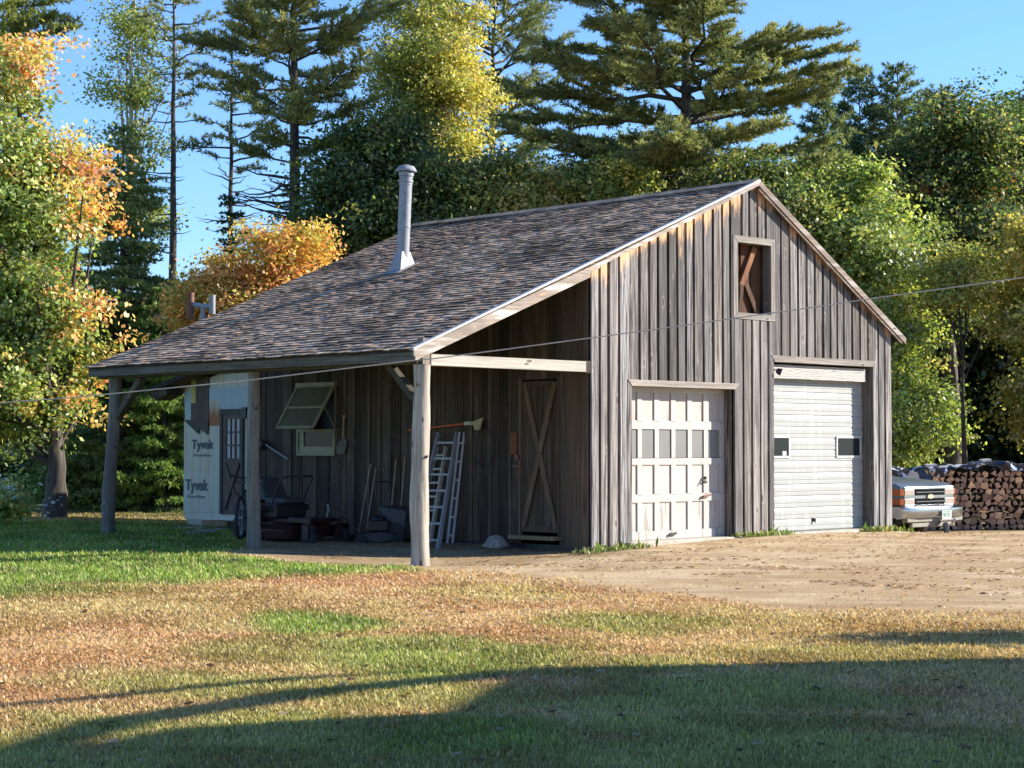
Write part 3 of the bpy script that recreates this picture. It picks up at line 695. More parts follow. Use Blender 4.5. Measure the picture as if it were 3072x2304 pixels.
# --- stovepipe through the roof
ch = thing('chimney_pipe', None, None); del_keys = [k for k in ('label', 'category') if k in ch]
ch.parent = barn; ch.location = Vector((.747, 4.85, 4.29))-barn.location
mb = MB(); ln = Vector((.035, -.02, 1))
mb.path([Vector((0,0,.05)), ln*1.50], [.102, .102], 24); obj('pipe', mb, mt['galv'], ch, smooth=True)
for h, cr_ in ((.66, .108), (1.36, .108), (1.40, .12), (1.46, .108)): mb = MB(); mb.path([ln*h, ln*(h+.035)], [cr_, cr_], 24); obj('collar', mb, mt['galv'], ch, smooth=True)
mb = MB(); mb.path([ln*1.50, ln*1.57], [.075, .075], 16); obj('throat', mb, mt['steel_dark'], ch, smooth=True)
mb = MB(); mb.path([ln*1.50, ln*1.56], [.122, .122], 24); mb.path([ln*1.575, ln*1.60, ln*1.66, ln*1.685], [.165, .168, .125, .04], 24); obj('cap', mb, mt['galv'], ch, smooth=True)
mb = MB()
bs = [(-.26, -.20), (.24, -.20), (.24, .22), (-.26, .22)]
top_ = [(-.09, -.09), (.09, -.09), (.09, .09), (-.09, .09)]
mb.add([(x, y, .414*x+.012) for x, y in [(-.26,-.19),(.19,-.19),(.19,.2),(-.26,.2)]] + [(x, y, .414*x+.02) for x, y in [(-.26,-.19),(.19,-.19),(.19,.2),(-.26,.2)]], [(0,1,2,3),(4,5,6,7),(0,1,5,4),(1,2,6,5),(2,3,7,6),(3,0,4,7)])
mb.add([(x*.6, y*.68, .414*x*.6+.022) for x, y in bs]+[(x+.006, y, .27) for x, y in top_], [(0,1,5,4),(1,2,6,5),(2,3,7,6),(3,0,4,7),(4,5,6,7)]); obj('flashing', mb, mt['galv'], ch)

def SY(x, y, X=0.0):
    """photo survey of a plane parallel to the side wall -> (Y, z)"""
    q_ = (x-1536)/F; Y = (1.084+.7144*X-q_*(25.8+.6997*X))/(.6997+.7144*q_); d_ = 25.8+.6997*X+.7144*Y
    return Y, CZ+(HZ-y)/F*d_
def gpt(x, y, z=-.05):
    d_ = (CZ-z)*F/(y-HZ); X, Y = W((x-1536)/F*d_, d_); return X, Y
# ================================================================== ANNEX behind the barn
an = thing('annex', 'low outbuilding wrapped in white house wrap with rust stains behind the lean-to', 'outbuilding', (1.5, 8.8, .1))
def wallpoly(name, pts, t0, t1, mat, parent, col=(1,1,1,0), label=None, bevel=0):
    mb = MB(); q_ = [SY(*p) for p in pts]
    mb.extr([(-t0, a_, b_) for a_, b_ in q_], (-(t1-t0), 0, 0), col); o = obj(name, mb, mat, parent, True, bevel=bevel)
    if label: o['label'] = label
    return o
mb = MB(); mb.extr([(0, 7.74, .14), (0, 9.86, .14), (0, 9.86, 2.46), (0, 7.74, 2.92)], (4.2, 0, 0), (1,1,1,0))
wrap = M('house_wrap'); v = wrap.coord((1,1,1)); big = wrap.noise(wrap.coord((1, 9, 1.0)), 1.3, 4, .6); sp = wrap.n('SeparateXYZ'); tc = wrap.n('TexCoord'); wrap.l(tc.outputs['Object'], sp.inputs[0])
stn = wrap.ramp(wrap.noise(wrap.coord((1, 16, .7)), 1, 5, .65), [(.48, 0.0), (.75, 1.0)])
c = wrap.mix(big, (.44,.45,.38), (.58,.59,.52)); c = wrap.mix(wrap.math('MULTIPLY', stn, .85), c, (.50,.30,.13))
a = wrap.attr(); c = wrap.mix(1.0, c, a.outputs[0], 'MULTIPLY'); wrap.set(c, .6, 0, .3); wrap.bump(big, .4, .02)
aw = obj('wall', mb, wrap.m, an, True)
mb = MB(); mb.box(.02, 4.1, 7.78, 9.80, -.2, .138); obj('foundation', mb, mt['concrete'], an, True)
mb = MB(); mb.extr([(-.38, 10.45, 2.40), (-.38, 7.74, 3.00), (-.38, 7.74, 3.06), (-.38, 10.45, 2.46)], (4.9, 0, 0), (.35,.35,.38,0)); obj('roof', mb, mt['shingle'], an, True)
mb = MB(); mb.extr([(-.40, 10.47, 2.36), (-.40, 7.76, 2.96), (-.40, 7.76, 3.05), (-.40, 10.47, 2.45)], (.03, 0, 0), (.25,.25,.25,0)); mb.extr([(-.36, 9.90, 2.34), (-.36, 10.28, 2.24), (-.36, 10.42, 2.36), (-.36, 9.90, 2.46)], (.34, 0, 0), (.5,.5,.5,0)); obj('fascia', mb, mt['beam_y'], an, True)
greyb = plain('grey_foam_board', (.36,.44,.47), .7, 0, .07, 3)
wallpoly('foam_board', [(625,1163),(748,1158),(748,1226),(662,1227.5),(625,1228)], .004, .016, greyb, an, label='blue-grey foam board above the annex door')
wallpoly('foam_board', [(553.5,1178),(575,1176),(574,1255),(557,1257)], .004, .016, greyb, an)
wallpoly('flashing_strip', [(577,1128),(590,1128),(590,1209),(576,1209)], .017, .03, plain('yellow_strip', (.42,.38,.12), .6, 0, .2), an)
soot = M('sooty_metal'); g = soot.noise(soot.coord((1,6,1.2)), 1.4, 4, .6); soot.set(soot.mix(g, (.02,.017,.015), (.13,.10,.075)), .7)
wallpoly('heat_shield', [(591,1128),(628,1128),(629,1262),(576,1262),(576,1210),(591,1210)], .017, .028, soot.m, an)
rustm = M('rust_stain'); g = rustm.noise(rustm.coord((1,14,1)), 1, 4, .6); sp = rustm.n('SeparateXYZ'); tc = rustm.n('TexCoord'); rustm.l(tc.outputs['Object'], sp.inputs[0])
rf_ = rustm.ramp(rustm.math('ADD', rustm.math('MULTIPLY', sp.outputs[2], -1.9), rustm.math('ADD', 4.0, rustm.math('MULTIPLY', g, .6))), [(.35, 0.0), (.75, 1.0)])
rustm.set(rustm.mix(rf_, (.46,.44,.36), (.30,.13,.05)), .8)
wallpoly('stained_panel', [(630,1200),(662,1200),(663,1276),(628,1277)], .006, .018, rustm.m, an, label='panel streaked with orange rust beside the flue')
wallpoly('tar_paper', [(556,1260),(630,1260),(628,1304),(602,1286),(600,1302)], .03, .042, mt['steel_dark'], an)
# printed lettering
def lettering(txt, x0, x1, ybase, ytop, col, parent, ref=None):
    cu = bpy.data.curves.new('txt', 'FONT'); cu.body = txt; cu.size = 1; cu.extrude = .003; cu.offset = .022
    to = bpy.data.objects.new('txt', cu); COLL.objects.link(to); bpy.context.view_layer.update()
    me = bpy.data.meshes.new_from_object(to.evaluated_get(bpy.context.evaluated_depsgraph_get()))
    COLL.objects.unlink(to); bpy.data.objects.remove(to)
    vs = np.array([v_.co[:] for v_ in me.vertices]); w_ = vs[:,0].max()-vs[:,0].min()
    Y0, zb = SY(x0, ybase); Y1, _ = SY(x1, ybase); zt = SY(x0, ytop)[1]; sx = (Y0-Y1)/w_; sz = (zt-zb)/.70
    for i, v_ in enumerate(me.vertices): v_.co = Vector((-.022-v_.co.z, Y0-(vs[i,0]-vs[:,0].min())*sx, zb+vs[i,1]*sz))-wloc(parent)
    me.name = 'lettering'; me.materials.clear(); me.materials.append(col)
    o = bpy.data.objects.new('lettering', me); COLL.objects.link(o); o.parent = parent
ink = plain('ink', (.045,.085,.11), .6); ink2 = plain('faded_ink', (.22,.27,.27), .6)
sheet = wallpoly('house_wrap', [(553.5,1262),(557,1262),(600,1301),(627,1304),(627,1278),(662,1277),(661,1535),(553.5,1540)], .004, .012, wrap.m, an, (.93,.95,.93,0), label='white building wrap printed with large dark lettering')
for seam in (601.5, 627): wallpoly('seam_tape', [(seam,1306),(seam+1.3,1306),(seam+1.3,1535),(seam,1535)], .012, .0135, plain('seam', (.40,.32,.2), .7), sheet)
wallpoly('seam_tape', [(553.5,1410),(655,1408),(655,1409.5),(553.5,1411.5)], .0136, .0145, plain('seam_h', (.42,.36,.24), .7), sheet)
for q_ in (('Tyvek', 578, 643, 1346, 1319, ink), ('HomeWrap', 584, 636, 1369, 1360.5, ink2), ('Tyvek', 560, 627, 1469, 1437, ink), ('HomeWrap', 565, 617, 1492, 1483.5, ink2)):
    lettering(q_[0], q_[1], q_[2], q_[3], q_[4], q_[5], sheet)
# annex door
Yd0, zt_ = SY(665, 1228); Yd1, _ = SY(734, 1228); zb_ = SY(700, 1543)[1]
dm = MB(); fr_ = .07
dm.box(-.05, -.002, Yd1, Yd0, zt_-.09, zt_); dm.box(-.05, -.002, Yd0-fr_, Yd0, zb_, zt_-.09); dm.box(-.05, -.002, Yd1, Yd1+.05, zb_, zt_-.09)
frm = obj('door_frame', dm, plain('door_frame_paint', (.045,.045,.042), .7), an, True)
ys_, ye_ = Yd1+.05, Yd0-fr_; mb = MB(); zmid = SY(700, 1375)[1]
mb.box(-.03, -.004, ys_, ye_, zb_, zmid); mb.box(-.03, -.004, ys_, ye_, zt_-.17, zt_-.09); mb.box(-.03, -.004, ye_-.10, ye_, zmid, zt_-.17); mb.box(-.03, -.004, ys_, ys_+.07, zmid, zt_-.17)
for k in (1, 2):
    yy = ys_+.07+(ye_-.10-ys_-.07)*k/3; mb.box(-.029, -.008, yy-.016, yy+.016, zmid, zt_-.17)
    zz = zmid+(zt_-.17-zmid)*k/3; mb.box(-.0285, -.009, ys_+.07, ye_-.10, zz-.014, zz+.014)
mb.bar((-.04, ys_+.06, zb_+.1), (-.04, ye_-.08, zmid-.08), .07, .02, (1,0,0)); mb.bar((-.052, ye_-.08, zb_+.1), (-.052, ys_+.06, zmid-.08), .07, .02, (1,0,0))
door = obj('door', mb, plain('old_door_paint', (.085,.06,.05), .7, 0, .3), frm, True)
mb = MB(); mb.box(-.0075, -.003, ys_+.06, ye_-.09, zmid, zt_-.17); m = M('curtain'); g = m.noise(m.coord((1,22,.6)), 1, 2); m.set(m.mix(m.ramp(g, [(.35,0.0),(.65,1.0)]), (.22,.23,.25), (.52,.53,.55)), .4, 0, .5); obj('curtained_pane', mb, m.m, frm, True)
mb = MB(); Yl, zl = SY(742, 1240, -.1); mb.box(-.20, -.02, Yl-.08, Yl+.05, zl-.09, zl+.10); mb.box(-.12, -.02, Yl+.05, Yl+.12, zl+.05, zl+.10); obj('wall_lamp', mb, mt['black_plastic'], an, True, bevel=.01)
Ya, za = SY(657, 1545); Yb, zb2 = SY(705, 1556); mb = MB(); mb.box(-.35, -.01, Yb-.25, Ya, .06, .15, (2.6,2.4,1.8,0)); obj('door_sill', mb, mt['board_side'], an, True, bevel=.004)
# twin-topped flue
fl = thing('flue', None, None); fl.parent = an; Yf, zf = SY(606, 960, -.2); fl.location = Vector((-.2, Yf, 0))-an.location
mb = MB(); mb.path([(0,0,2.75), (0,0,zf+.22)], [.035,.035], 12); mb.path([(0,0,zf-.02),(0,0,zf+.10)], [.06,.06], 12); obj('riser', mb, mt['galv'], fl, smooth=True)
d_f = 25.8-.14+.7144*Yf; px = d_f/F; U = Vector((RH[0], RH[1], 0)); 
def fp(x, y): return U*((x-606)*px)+Vector((0,0, CZ+(HZ-y)*px))
mb = MB(); mb.path([fp(575, 914), fp(636, 921)], [.047,.047], 14); obj('cross_pipe', mb, mt['galv'], fl, smooth=True)
mb = MB(); mb.path([fp(567, 957), fp(569, 877)], [.066,.066], 16); obj('open_stack', mb, mt['rust'], fl, smooth=True)
mb = MB(); mb.path([fp(634, 942), fp(634, 884)], [.056,.056], 16); obj('open_stack', mb, mt['galv'], fl, smooth=True)

# ================================================================== THINGS UNDER THE LEAN-TO
# riding mower
hx, hy = gpt(978, 1637, -.06); hd_ = .80*RH-.60*DH
mw = thing('riding_mower', 'red and black zero-turn riding mower parked under the lean-to', 'mower', (hx, hy, -.06), math.atan2(hd_[1], hd_[0])+math.pi/2)
def wheel(parent, x, y, z, r_, w_, ax=(1,0,0), name='wheel', rim=None, loc=None):
    ax = Vector(ax)
    mb = MB(); mb.lathe(Vector((x,y,z))-ax*w_/2, [(r_*.55, 0), (r_*.86, .0), (r_, w_*.22), (r_, w_*.78), (r_*.86, w_), (r_*.55, w_)], 24, ax)
    o = obj(name, mb, mt['rubber'], parent, smooth=True)
    mb = MB(); mb.lathe(Vector((x,y,z))-ax*w_*.42, [(r_*.56, 0), (r_*.56, w_*.84)], 18, ax); obj('rim', mb, rim or mt['grey_plastic'], o, smooth=True)
wheel(mw, -.36, 0, .135, .135, .12); wheel(mw, .36, 0, .135, .135, .12); wheel(mw, -.44, 1.18, .26, .26, .22); wheel(mw, .44, 1.18, .26, .26, .22)
for s_ in (-1, 1):
    mb = MB(); mb.box(s_*.36-.09, s_*.36-.07, -.06, .06, .12, .32); mb.box(s_*.36+.07, s_*.36+.09, -.06, .06, .12, .32); mb.box(s_*.36-.09, s_*.36+.09, -.06, .06, .30, .33); mb.tube((s_*.36, 0, .33), (s_*.36, 0, .42), .025)
    mb.bar((s_*.36, 0, .37), (s_*.30, .45, .40), .05, .06); obj('caster_fork', mb, mt['red_paint'], mw)
mb = MB(); mb.loft([[(-.62,.22,.12),(.50,.22,.12),(.58,.22,.24),(.40,.22,.30),(-.45,.22,.30),(-.66,.22,.24)],[(-.66,.45,.12),(.56,.45,.12),(.66,.45,.26),(.45,.45,.34),(-.5,.45,.34),(-.70,.45,.26)],[(-.58,.95,.12),(.5,.95,.12),(.55,.95,.24),(.4,.95,.30),(-.4,.95,.30),(-.6,.95,.24)]]); obj('deck', mb, mt['red_paint'], mw, bevel=.01)
mb = MB(); mb.box(-.28, .28, .10, 1.30, .34, .40); mb.bar((-.3, .15, .38), (.3, .15, .38), .05, .05); obj('frame', mb, mt['red_paint'], mw, bevel=.006)
mb = MB(); mb.box(-.34, .34, .70, 1.36, .40, .62); mb.box(-.56, -.34, .85, 1.40, .50, .60); mb.box(.34, .56, .85, 1.40, .50, .60); obj('fender', mb, mt['black_plastic'], mw, bevel=.03)
mb = MB(); mb.box(-.26, .26, 1.30, 1.62, .35, .72); mb.lathe((0, 1.46, .72), [(.19, 0), (.19, .06), (.12, .10)], 18); obj('engine', mb, mt['black_plastic'], mw, bevel=.02)
mb = MB(); mb.loft([[(-.24,.62,.62),(.24,.62,.62),(.24,.62,.70),(-.24,.62,.70)],[(-.27,1.0,.60),(.27,1.0,.60),(.27,1.0,.72),(-.27,1.0,.72)]]); mb.loft([[(-.25,1.0,.66),(.25,1.0,.66),(.25,1.10,.66),(-.25,1.10,.66)],[(-.25,1.08,.88),(.25,1.08,.88),(.25,1.17,.88),(-.25,1.17,.88)],[(-.18,1.12,1.0),(.18,1.12,1.0),(.18,1.18,1.0),(-.18,1.18,1.0)]]); obj('seat', mb, mt['grey_plastic'], mw, bevel=.03)
for s_ in (-1, 1):
    mb = MB(); mb.path([(s_*.33, .80, .60), (s_*.34, .68, .85), (s_*.33, .58, 1.0), (s_*.25, .52, 1.03), (s_*.05, .52, 1.03)], .014, 8); obj('steering_lever', mb, mt['black_plastic'], mw, smooth=True)
mb = MB(); mb.path([(.30,.25,.42), (.24,.16,.52), (.18,.12,.60)], .016, 8); obj('lift_handle', mb, mt['white_plastic'], mw, smooth=True)
mb = MB(); mb.box(-.25, .25, .05, .40, .40, .42); obj('foot_plate', mb, mt['steel_dark'], mw)

# bicycle
b0 = Vector((-2.41, 4.88, 0)); b1 = Vector((-1.66, 5.58, 0)); bd = (b1-b0).normalized()
bk = thing('bicycle', 'bicycle standing behind the middle lean-to post, white fork and black tyres', 'bicycle', (b0.x, b0.y, float(zg(b0.x, b0.y))), math.atan2(bd.y, bd.x))
def bwheel(x, rimmat):
    mb = MB(); mb.torus((x,0,.33), (0,1,0), .305, .026, 36, 8); o = obj('wheel', mb, mt['rubber'], bk, smooth=True)
    mb = MB(); mb.torus((x,0,.33), (0,1,0), .272, .012, 32, 6); obj('rim', mb, mt['alu'], o, smooth=True)
    mb = MB(); mb.tube((x,-.04,.33), (x,.04,.33), .02)
    for k in range(14):
        a_ = k*math.pi/7; mb.tube((x+.02*math.cos(a_+1), (.03 if k % 2 else -.03), .33+.02*math.sin(a_+1)), (x+.27*math.cos(a_), 0, .33+.27*math.sin(a_)), .0025, n=4)
    obj('spokes', mb, mt['alu'], o)
bwheel(0, None); bwheel(1.02, None)
mb = MB(); seat = (.22, 0, .80); bb = (.42, 0, .30); hd0 = (.86, 0, .62); hd1 = (.82, 0, .78)
for p, q_, r_ in (((.22,0,.80), bb, .016), (bb, hd0, .02), ((.25,0,.70), hd1, .018), (hd0, hd1, .022)): mb.tube(p, q_, r_)
for s_ in (-.06, .06): mb.tube((0, s_, .33), (.42, s_*.4, .30), .010); mb.tube((0, s_, .33), (.25, s_*.3, .70), .010)
obj('frame', mb, mt['steel_dark'], bk, smooth=True)
mb = MB()
for s_ in (-.055, .055): mb.path([(.86, s_, .64), (.93, s_, .50), (1.02, s_, .33)], .017, 8)
mb.box(.83, .89, -.06, .06, .62, .65); obj('fork', mb, mt['white_plastic'], bk, smooth=True)
mb = MB(); mb.path([(.80,0,.78),(.79,0,.90)], .016, 8); mb.path([(.72,-.32,.96),(.79,-.22,.93),(.80,0,.90),(.79,.22,.93),(.72,.32,.96)], .013, 8); obj('handlebar', mb, mt['steel_dark'], bk, smooth=True)
mb = MB(); mb.loft([[(-.02,-.07,.84),(-.02,.07,.84),(-.02,.07,.88),(-.02,-.07,.88)],[(.14,-.05,.84),(.14,.05,.84),(.14,.05,.87),(.14,-.05,.87)],[(.30,-.015,.84),(.30,.015,.84),(.30,.015,.86),(.30,-.015,.86)]]); mb.tube((.20,0,.78),(.18,0,.84),.014); obj('saddle', mb, mt['black_plastic'], bk, bevel=.01)
mb = MB(); mb.lathe((.42,-.05,.30), [(.09,0),(.09,.01)], 18, (0,1,0)); mb.bar((.42,-.09,.30),(.52,-.09,.16),.02,.012); mb.bar((.42,.09,.30),(.32,.09,.44),.02,.012); mb.box(.48,.57,-.16,-.09,.14,.165); mb.box(.28,.36,.09,.16,.43,.455); obj('crank', mb, mt['steel_dark'], bk)
mb = MB(); mb.box(-.22,-.19,-.03,.03,.66,.72); obj('reflector', mb, mt['red_paint'], bk)

def wallpt(x, y, X=-.07): Y, z = SY(x, y, X); return Vector((X, Y, z))
# ladders
def ladder(name, label, rails, rungs, mat, wd=.06, th=.025):
    base = (rails[0][0]+rails[1][0])/2; t = thing(name, label, 'ladder', base, group='ladders leaning on the side wall')
    for a_, b_ in rails:
        mb = MB(); mb.bar(a_, b_, wd, th, (rails[1][0]-rails[0][0]).normalized()); obj('rail', mb, mat, t, True, bevel=.004)
    for k in range(rungs):
        f_ = (k+.7)/(rungs+.3); p = rails[0][0].lerp(rails[0][1], f_); q_ = rails[1][0].lerp(rails[1][1], f_)
        mb = MB(); mb.bar(p, q_, .045, .03, (0,0,1)); obj('rung', mb, mat, t, True)
    return t
oldw = plain('paint_spattered_wood', (.45,.42,.36), .7, 0, .3, 16)
Gx, Gy = gpt(1313, 1655, -.10); A0 = Vector((Gx, Gy, -.10)); A1 = wallpt(1370, 1300, -.05); off = Vector((-.08,.42,0))
ladder('stepladder', 'aluminium stepladder leaning against the side wall behind the front post', [(A0, A1), (A0+off*1.1, A1+off*.8)], 7, mt['alu'], .085, .025)
g1 = gpt(1352, 1645, -.11); B0 = Vector((-.22, 2.72, -.10)); B1 = wallpt(1378, 1296, -.05)
ladder('ladder', 'narrow pale ladder standing almost upright, right of the stepladder', [(B0, B1), (B0+Vector((.055,-.055,0)), B1+Vector((.05,-.05,0)))], 6, mt['alu'], .03, .035)
C0 = wallpt(1300, 1560, -.2); ladder('wooden_ladder', 'paint-spattered wooden ladder against the wall, behind the stepladder', [(Vector((-.30,3.02,-.1)), wallpt(1338, 1340, -.05)), (Vector((-.34,3.36,-.1)), wallpt(1312, 1342, -.05))], 7, oldw, .07, .03)
# long tools
def tool(name, label, cat, parts, loc):
    t = thing(name, label, cat, loc, group='garden tools along the side wall')
    for nm, mb, mat in parts: obj(nm, mb, mat, t, True, smooth=(nm in ('handle', 'shaft', 'pole')))
    return t
def stick(p, q_, r_=.014, n=8): return MB().path([p, Vector(p).lerp(Vector(q_), .5)+Vector((0,.004,0)), q_], r_, n)
# string trimmer hanging left of the window
p, q_ = wallpt(797, 1334, -.14), wallpt(863, 1377, -.14); hb = MB(); hb.lathe(p+Vector((0,.02,-.03)), [(.03,0),(.08,.02),(.08,.12),(.04,.15)], 12, (q_-p)*-1)
h2 = MB(); h2.path([p+Vector((0,-.05,.02)), p+Vector((-.03,-.10,.10)), p+Vector((-.03,-.14,.06))], .012, 7)
tool('string_trimmer', 'string trimmer hung slanting on the wall beyond the window', 'trimmer', [('shaft', stick(p, q_, .013), mt['alu']), ('motor', hb, mt['black_plastic']), ('grip', h2, mt['black_plastic'])], p)
# spade hung beside the window
p = wallpt(1031, 1248); q_ = wallpt(1028, 1318); bl = MB(); b0_, b1_ = wallpt(1026, 1322), wallpt(1022, 1362)
bl.extr([tuple(wallpt(x, y, -.06)) for x, y in ((1016,1324),(1040,1318),(1041,1335),(1033,1362),(1014,1364),(1009,1348))], (-.012, 0, 0)); gr_ = MB().path([p+Vector((0,-.05,.0)), p+Vector((0,.05,.0))], .014, 7)
tool('spade', 'spade hung blade down on the wall right of the window', 'spade', [('handle', stick(p, q_, .013), mt['handle_wood']), ('blade', bl, plain('olive_blade', (.10,.09,.06), .7)), ('grip', gr_, mt['handle_wood'])], p)
# pole saw
p, q_ = wallpt(1225, 1291, -.10), wallpt(1402, 1270, -.10); hdm = MB(); hdm.extr([tuple(wallpt(x, y, -.11)) for x, y in ((1398,1266),(1418,1266),(1450,1253),(1444,1273),(1440,1290),(1426,1289),(1424,1276),(1400,1274))], (-.03,0,0))
sm_ = MB(); sm_.bar(wallpt(1395,1271,-.12), wallpt(1412,1269,-.12), .05, .05)
tool('pole_saw', 'orange pole saw hung level on the wall above the ladders', 'pole saw', [('pole', stick(p, q_, .014), mt['orange_pole']), ('saw_head', hdm, plain('brass_head', (.36,.30,.16), .6)), ('clamp', sm_, mt['white_plastic'])], p)
# coiled hose
mb = MB()
for k in range(2):
    c0 = wallpt(1452, 1345, -.06-.014*k); pts = []
    for i in range(25):
        a_ = i*2*math.pi/24; pts.append(c0+Vector((.008*math.sin(3*a_), (.17+.01*k)*math.cos(a_)*(1+.15*math.sin(a_)), (.29+.012*k)*math.sin(a_))))
    mb.path(pts, .006, 6, caps=False)
tag(obj('coiled_cable', mb, mt['black_plastic'], smooth=True), 'dark coiled cable hanging on the wall below the saw head', 'cable', )
# rakes, hoe, shaft leaning left of the front post
def leaner(name, label, cat, xb, yb, xt, yt, headf, mat, r_=.013, X=-.35):
    bx, by = gpt(xb, yb, -.09); p = Vector((bx, by, -.08)); q_ = wallpt(xt, yt, -.05); parts = [('handle', stick(p, q_, r_), mat)]
    h = headf(p, (q_-p).normalized())
    if h: parts.append(h)
    tool(name, label, cat, parts, p)
def rake_head(p, d):
    mb = MB(); mb.bar(p+Vector((-.16,.10,.06)), p+Vector((.16,-.10,.06)), .02, .02)
    for k in range(9): c_ = p+Vector((-.16+.04*k, .10-.025*k, .06)); mb.tube(c_, c_+Vector((.02,.0,-.07)), .005, n=4)
    return ('head', mb, mt['rust'])
def blade_head(p, d):
    mb = MB(); s_ = Vector((.7,-.7,0)); mb.loft([[p+s_*.10+d*.26, p-s_*.10+d*.26, p-s_*.10+d*.26+Vector((.01,.01,.01)), p+s_*.10+d*.26+Vector((.01,.01,.01))],[p+s_*.09, p-s_*.09, p-s_*.09+Vector((.01,.01,0)), p+s_*.09+Vector((.01,.01,0))]])
    return ('blade', mb, mt['rust'])
def fork_head(p, d):
    mb = MB(); s_ = Vector((.7,-.7,0)); mb.bar(p-s_*.09+d*.28, p+s_*.09+d*.28, .02, .02)
    for k in (-1,-.33,.33,1): mb.tube(p+s_*.09*k+d*.28, p+s_*.09*k, .007, .004, 6)
    return ('tines', mb, mt['steel_dark'])
leaner('garden_rake', 'rake leaning on the wall with its teeth down, leftmost of the leaning tools', 'rake', 1072, 1632, 1112, 1392, rake_head, mt['handle_wood'])
leaner('shovel', 'shovel leaning on the wall with rusty blade down beside the rake', 'shovel', 1095, 1634, 1127, 1404, blade_head, mt['handle_wood'])
leaner('pitchfork', 'long-handled fork leaning on the wall just left of the front post', 'fork', 1165, 1640, 1188, 1378, fork_head, mt['handle_wood'])
leaner('metal_pole', 'bright metal pole leaning among the tools left of the front post', 'pole', 1099, 1590, 1150, 1410, lambda p, d: None, mt['alu'], .011)
leaner('hoe', 'hoe leaning on the wall close behind the front post', 'hoe', 1195, 1636, 1214, 1372, blade_head, mt['handle_wood'])
# push mower and garden cart
hx, hy = gpt(1135, 1640, -.09); pm = thing('push_mower', 'black push mower with folded handle among the leaning tools', 'mower', (hx, hy, -.09), R(60))
for a_ in ((-.24,-.25),(.24,-.25),(-.24,.3),(.24,.3)): wheel(pm, a_[0], a_[1], .10, .10, .05)
mb = MB(); mb.loft([[(-.22,-.32,.10),(.22,-.32,.10),(.22,-.32,.18),(-.22,-.32,.18)],[(-.24,0,.08),(.24,0,.08),(.22,0,.24),(-.22,0,.24)],[(-.2,.32,.10),(.2,.32,.10),(.2,.32,.2),(-.2,.32,.2)]]); obj('deck', mb, mt['steel_dark'], pm, bevel=.01)
mb = MB(); mb.box(-.12,.12,-.14,.14,.24,.40); mb.lathe((0,0,.40), [(.11,0),(.11,.04),(.05,.07)], 14); obj('engine', mb, mt['black_plastic'], pm, bevel=.02)
mb = MB(); mb.path([(-.2,.3,.18),(-.2,.62,.62),(-.2,.70,.95),(.2,.70,.95),(.2,.62,.62),(.2,.3,.18)], .012, 7); mb.tube((-.2,.62,.62),(.2,.62,.62),.01); obj('handle', mb, mt['steel_dark'], pm, smooth=True)
hx, hy = gpt(1208, 1640, -.1); gc_ = thing('garden_cart', 'dark two-wheeled garden cart tipped up behind the front post', 'cart', (hx, hy, -.1), R(20))
wheel(gc_, -.26, 0, .19, .19, .06); wheel(gc_, .26, 0, .19, .19, .06)
mb = MB(); mb.loft([[(-.22,-.12,.12),(.22,-.12,.12),(.22,.12,.12),(-.22,.12,.12)],[(-.28,-.22,.55),(.28,-.22,.55),(.28,.25,.62),(-.28,.25,.62)]]); obj('tub', mb, mt['grey_plastic'], gc_, bevel=.01)
mb = MB(); mb.path([(-.26,0,.19),(-.26,.30,.70),(-.2,.36,.98),(.2,.36,.98),(.26,.30,.70),(.26,0,.19)], .013, 7); obj('handle', mb, mt['steel_dark'], gc_, smooth=True)
# rock and flagstones
def rock(name, c, r_, seed, label, mat=None, group=None, cat='rock', flat=1):
    rr = random.Random(seed); import bmesh
    bm = bmesh.new(); bmesh.ops.create_icosphere(bm, subdivisions=3, radius=1)
    ph = [rr.uniform(0, 6) for _ in range(6)]
    for v_ in bm.verts:
        n_ = v_.co.normalized(); k = 1+.10*math.sin(n_.x*4+ph[0])+.10*math.sin(n_.y*5+ph[1])+.08*math.sin(n_.z*6+ph[2])+.05*math.sin(n_.x*11+n_.y*9+ph[3])
        v_.co = Vector((n_.x*k*r_[0], n_.y*k*r_[1], max(n_.z, -.55)*k*r_[2]))
    me = bpy.data.meshes.new(name); bm.to_mesh(me); bm.free(); me.materials.append(mat or mt['stone'])
    o = bpy.data.objects.new(name, me); COLL.objects.link(o); o.location = c; o.rotation_euler = (0,0,rr.uniform(0,6))
    return tag(o, label, cat, group)
rock('rock', (-.32, 1.56, .0), (.18,.14,.115), 4, 'grey fieldstone lying on the dirt beside the X-braced door')
fs_ = ((575,1590,'nearest the annex corner'),(620,1597,'second from the annex corner'),(662,1592,'between the annex and the bicycle'),(600,1604,'closest to the lawn'))
for i, (x, y, t) in enumerate(fs_):
    X, Y = gpt(x, y, .02); rock('paving_stone', (X, Y, float(zg(X, Y))+.01), (.28,.2,.035), 20+i, 'flat paving stone in front of the annex door, '+t, group='paving stones by the annex door', cat='paving stone')
# ================================================================== OVERHEAD WIRE
wp = [(-330,1226),(0,1209),(200,1194),(340,1181),(521,1163),(711,1145),(983,1112),(1225,1083),(1298,1076),(1500,1050),(1769,1014),(2000,983),(2198,955),(2400,927),(2632,893),(2850,863),(3072,832),(3500,770)]
mb = MB(); mb.path([Vector(at(x, y, 20.2)) for x, y in wp], .0062, 8); tag(obj('overhead_wire', mb, plain('weathered_cable', (.36,.34,.30), .7), smooth=True), 'thin pale overhead wire sagging across the front of the barn', 'wire')

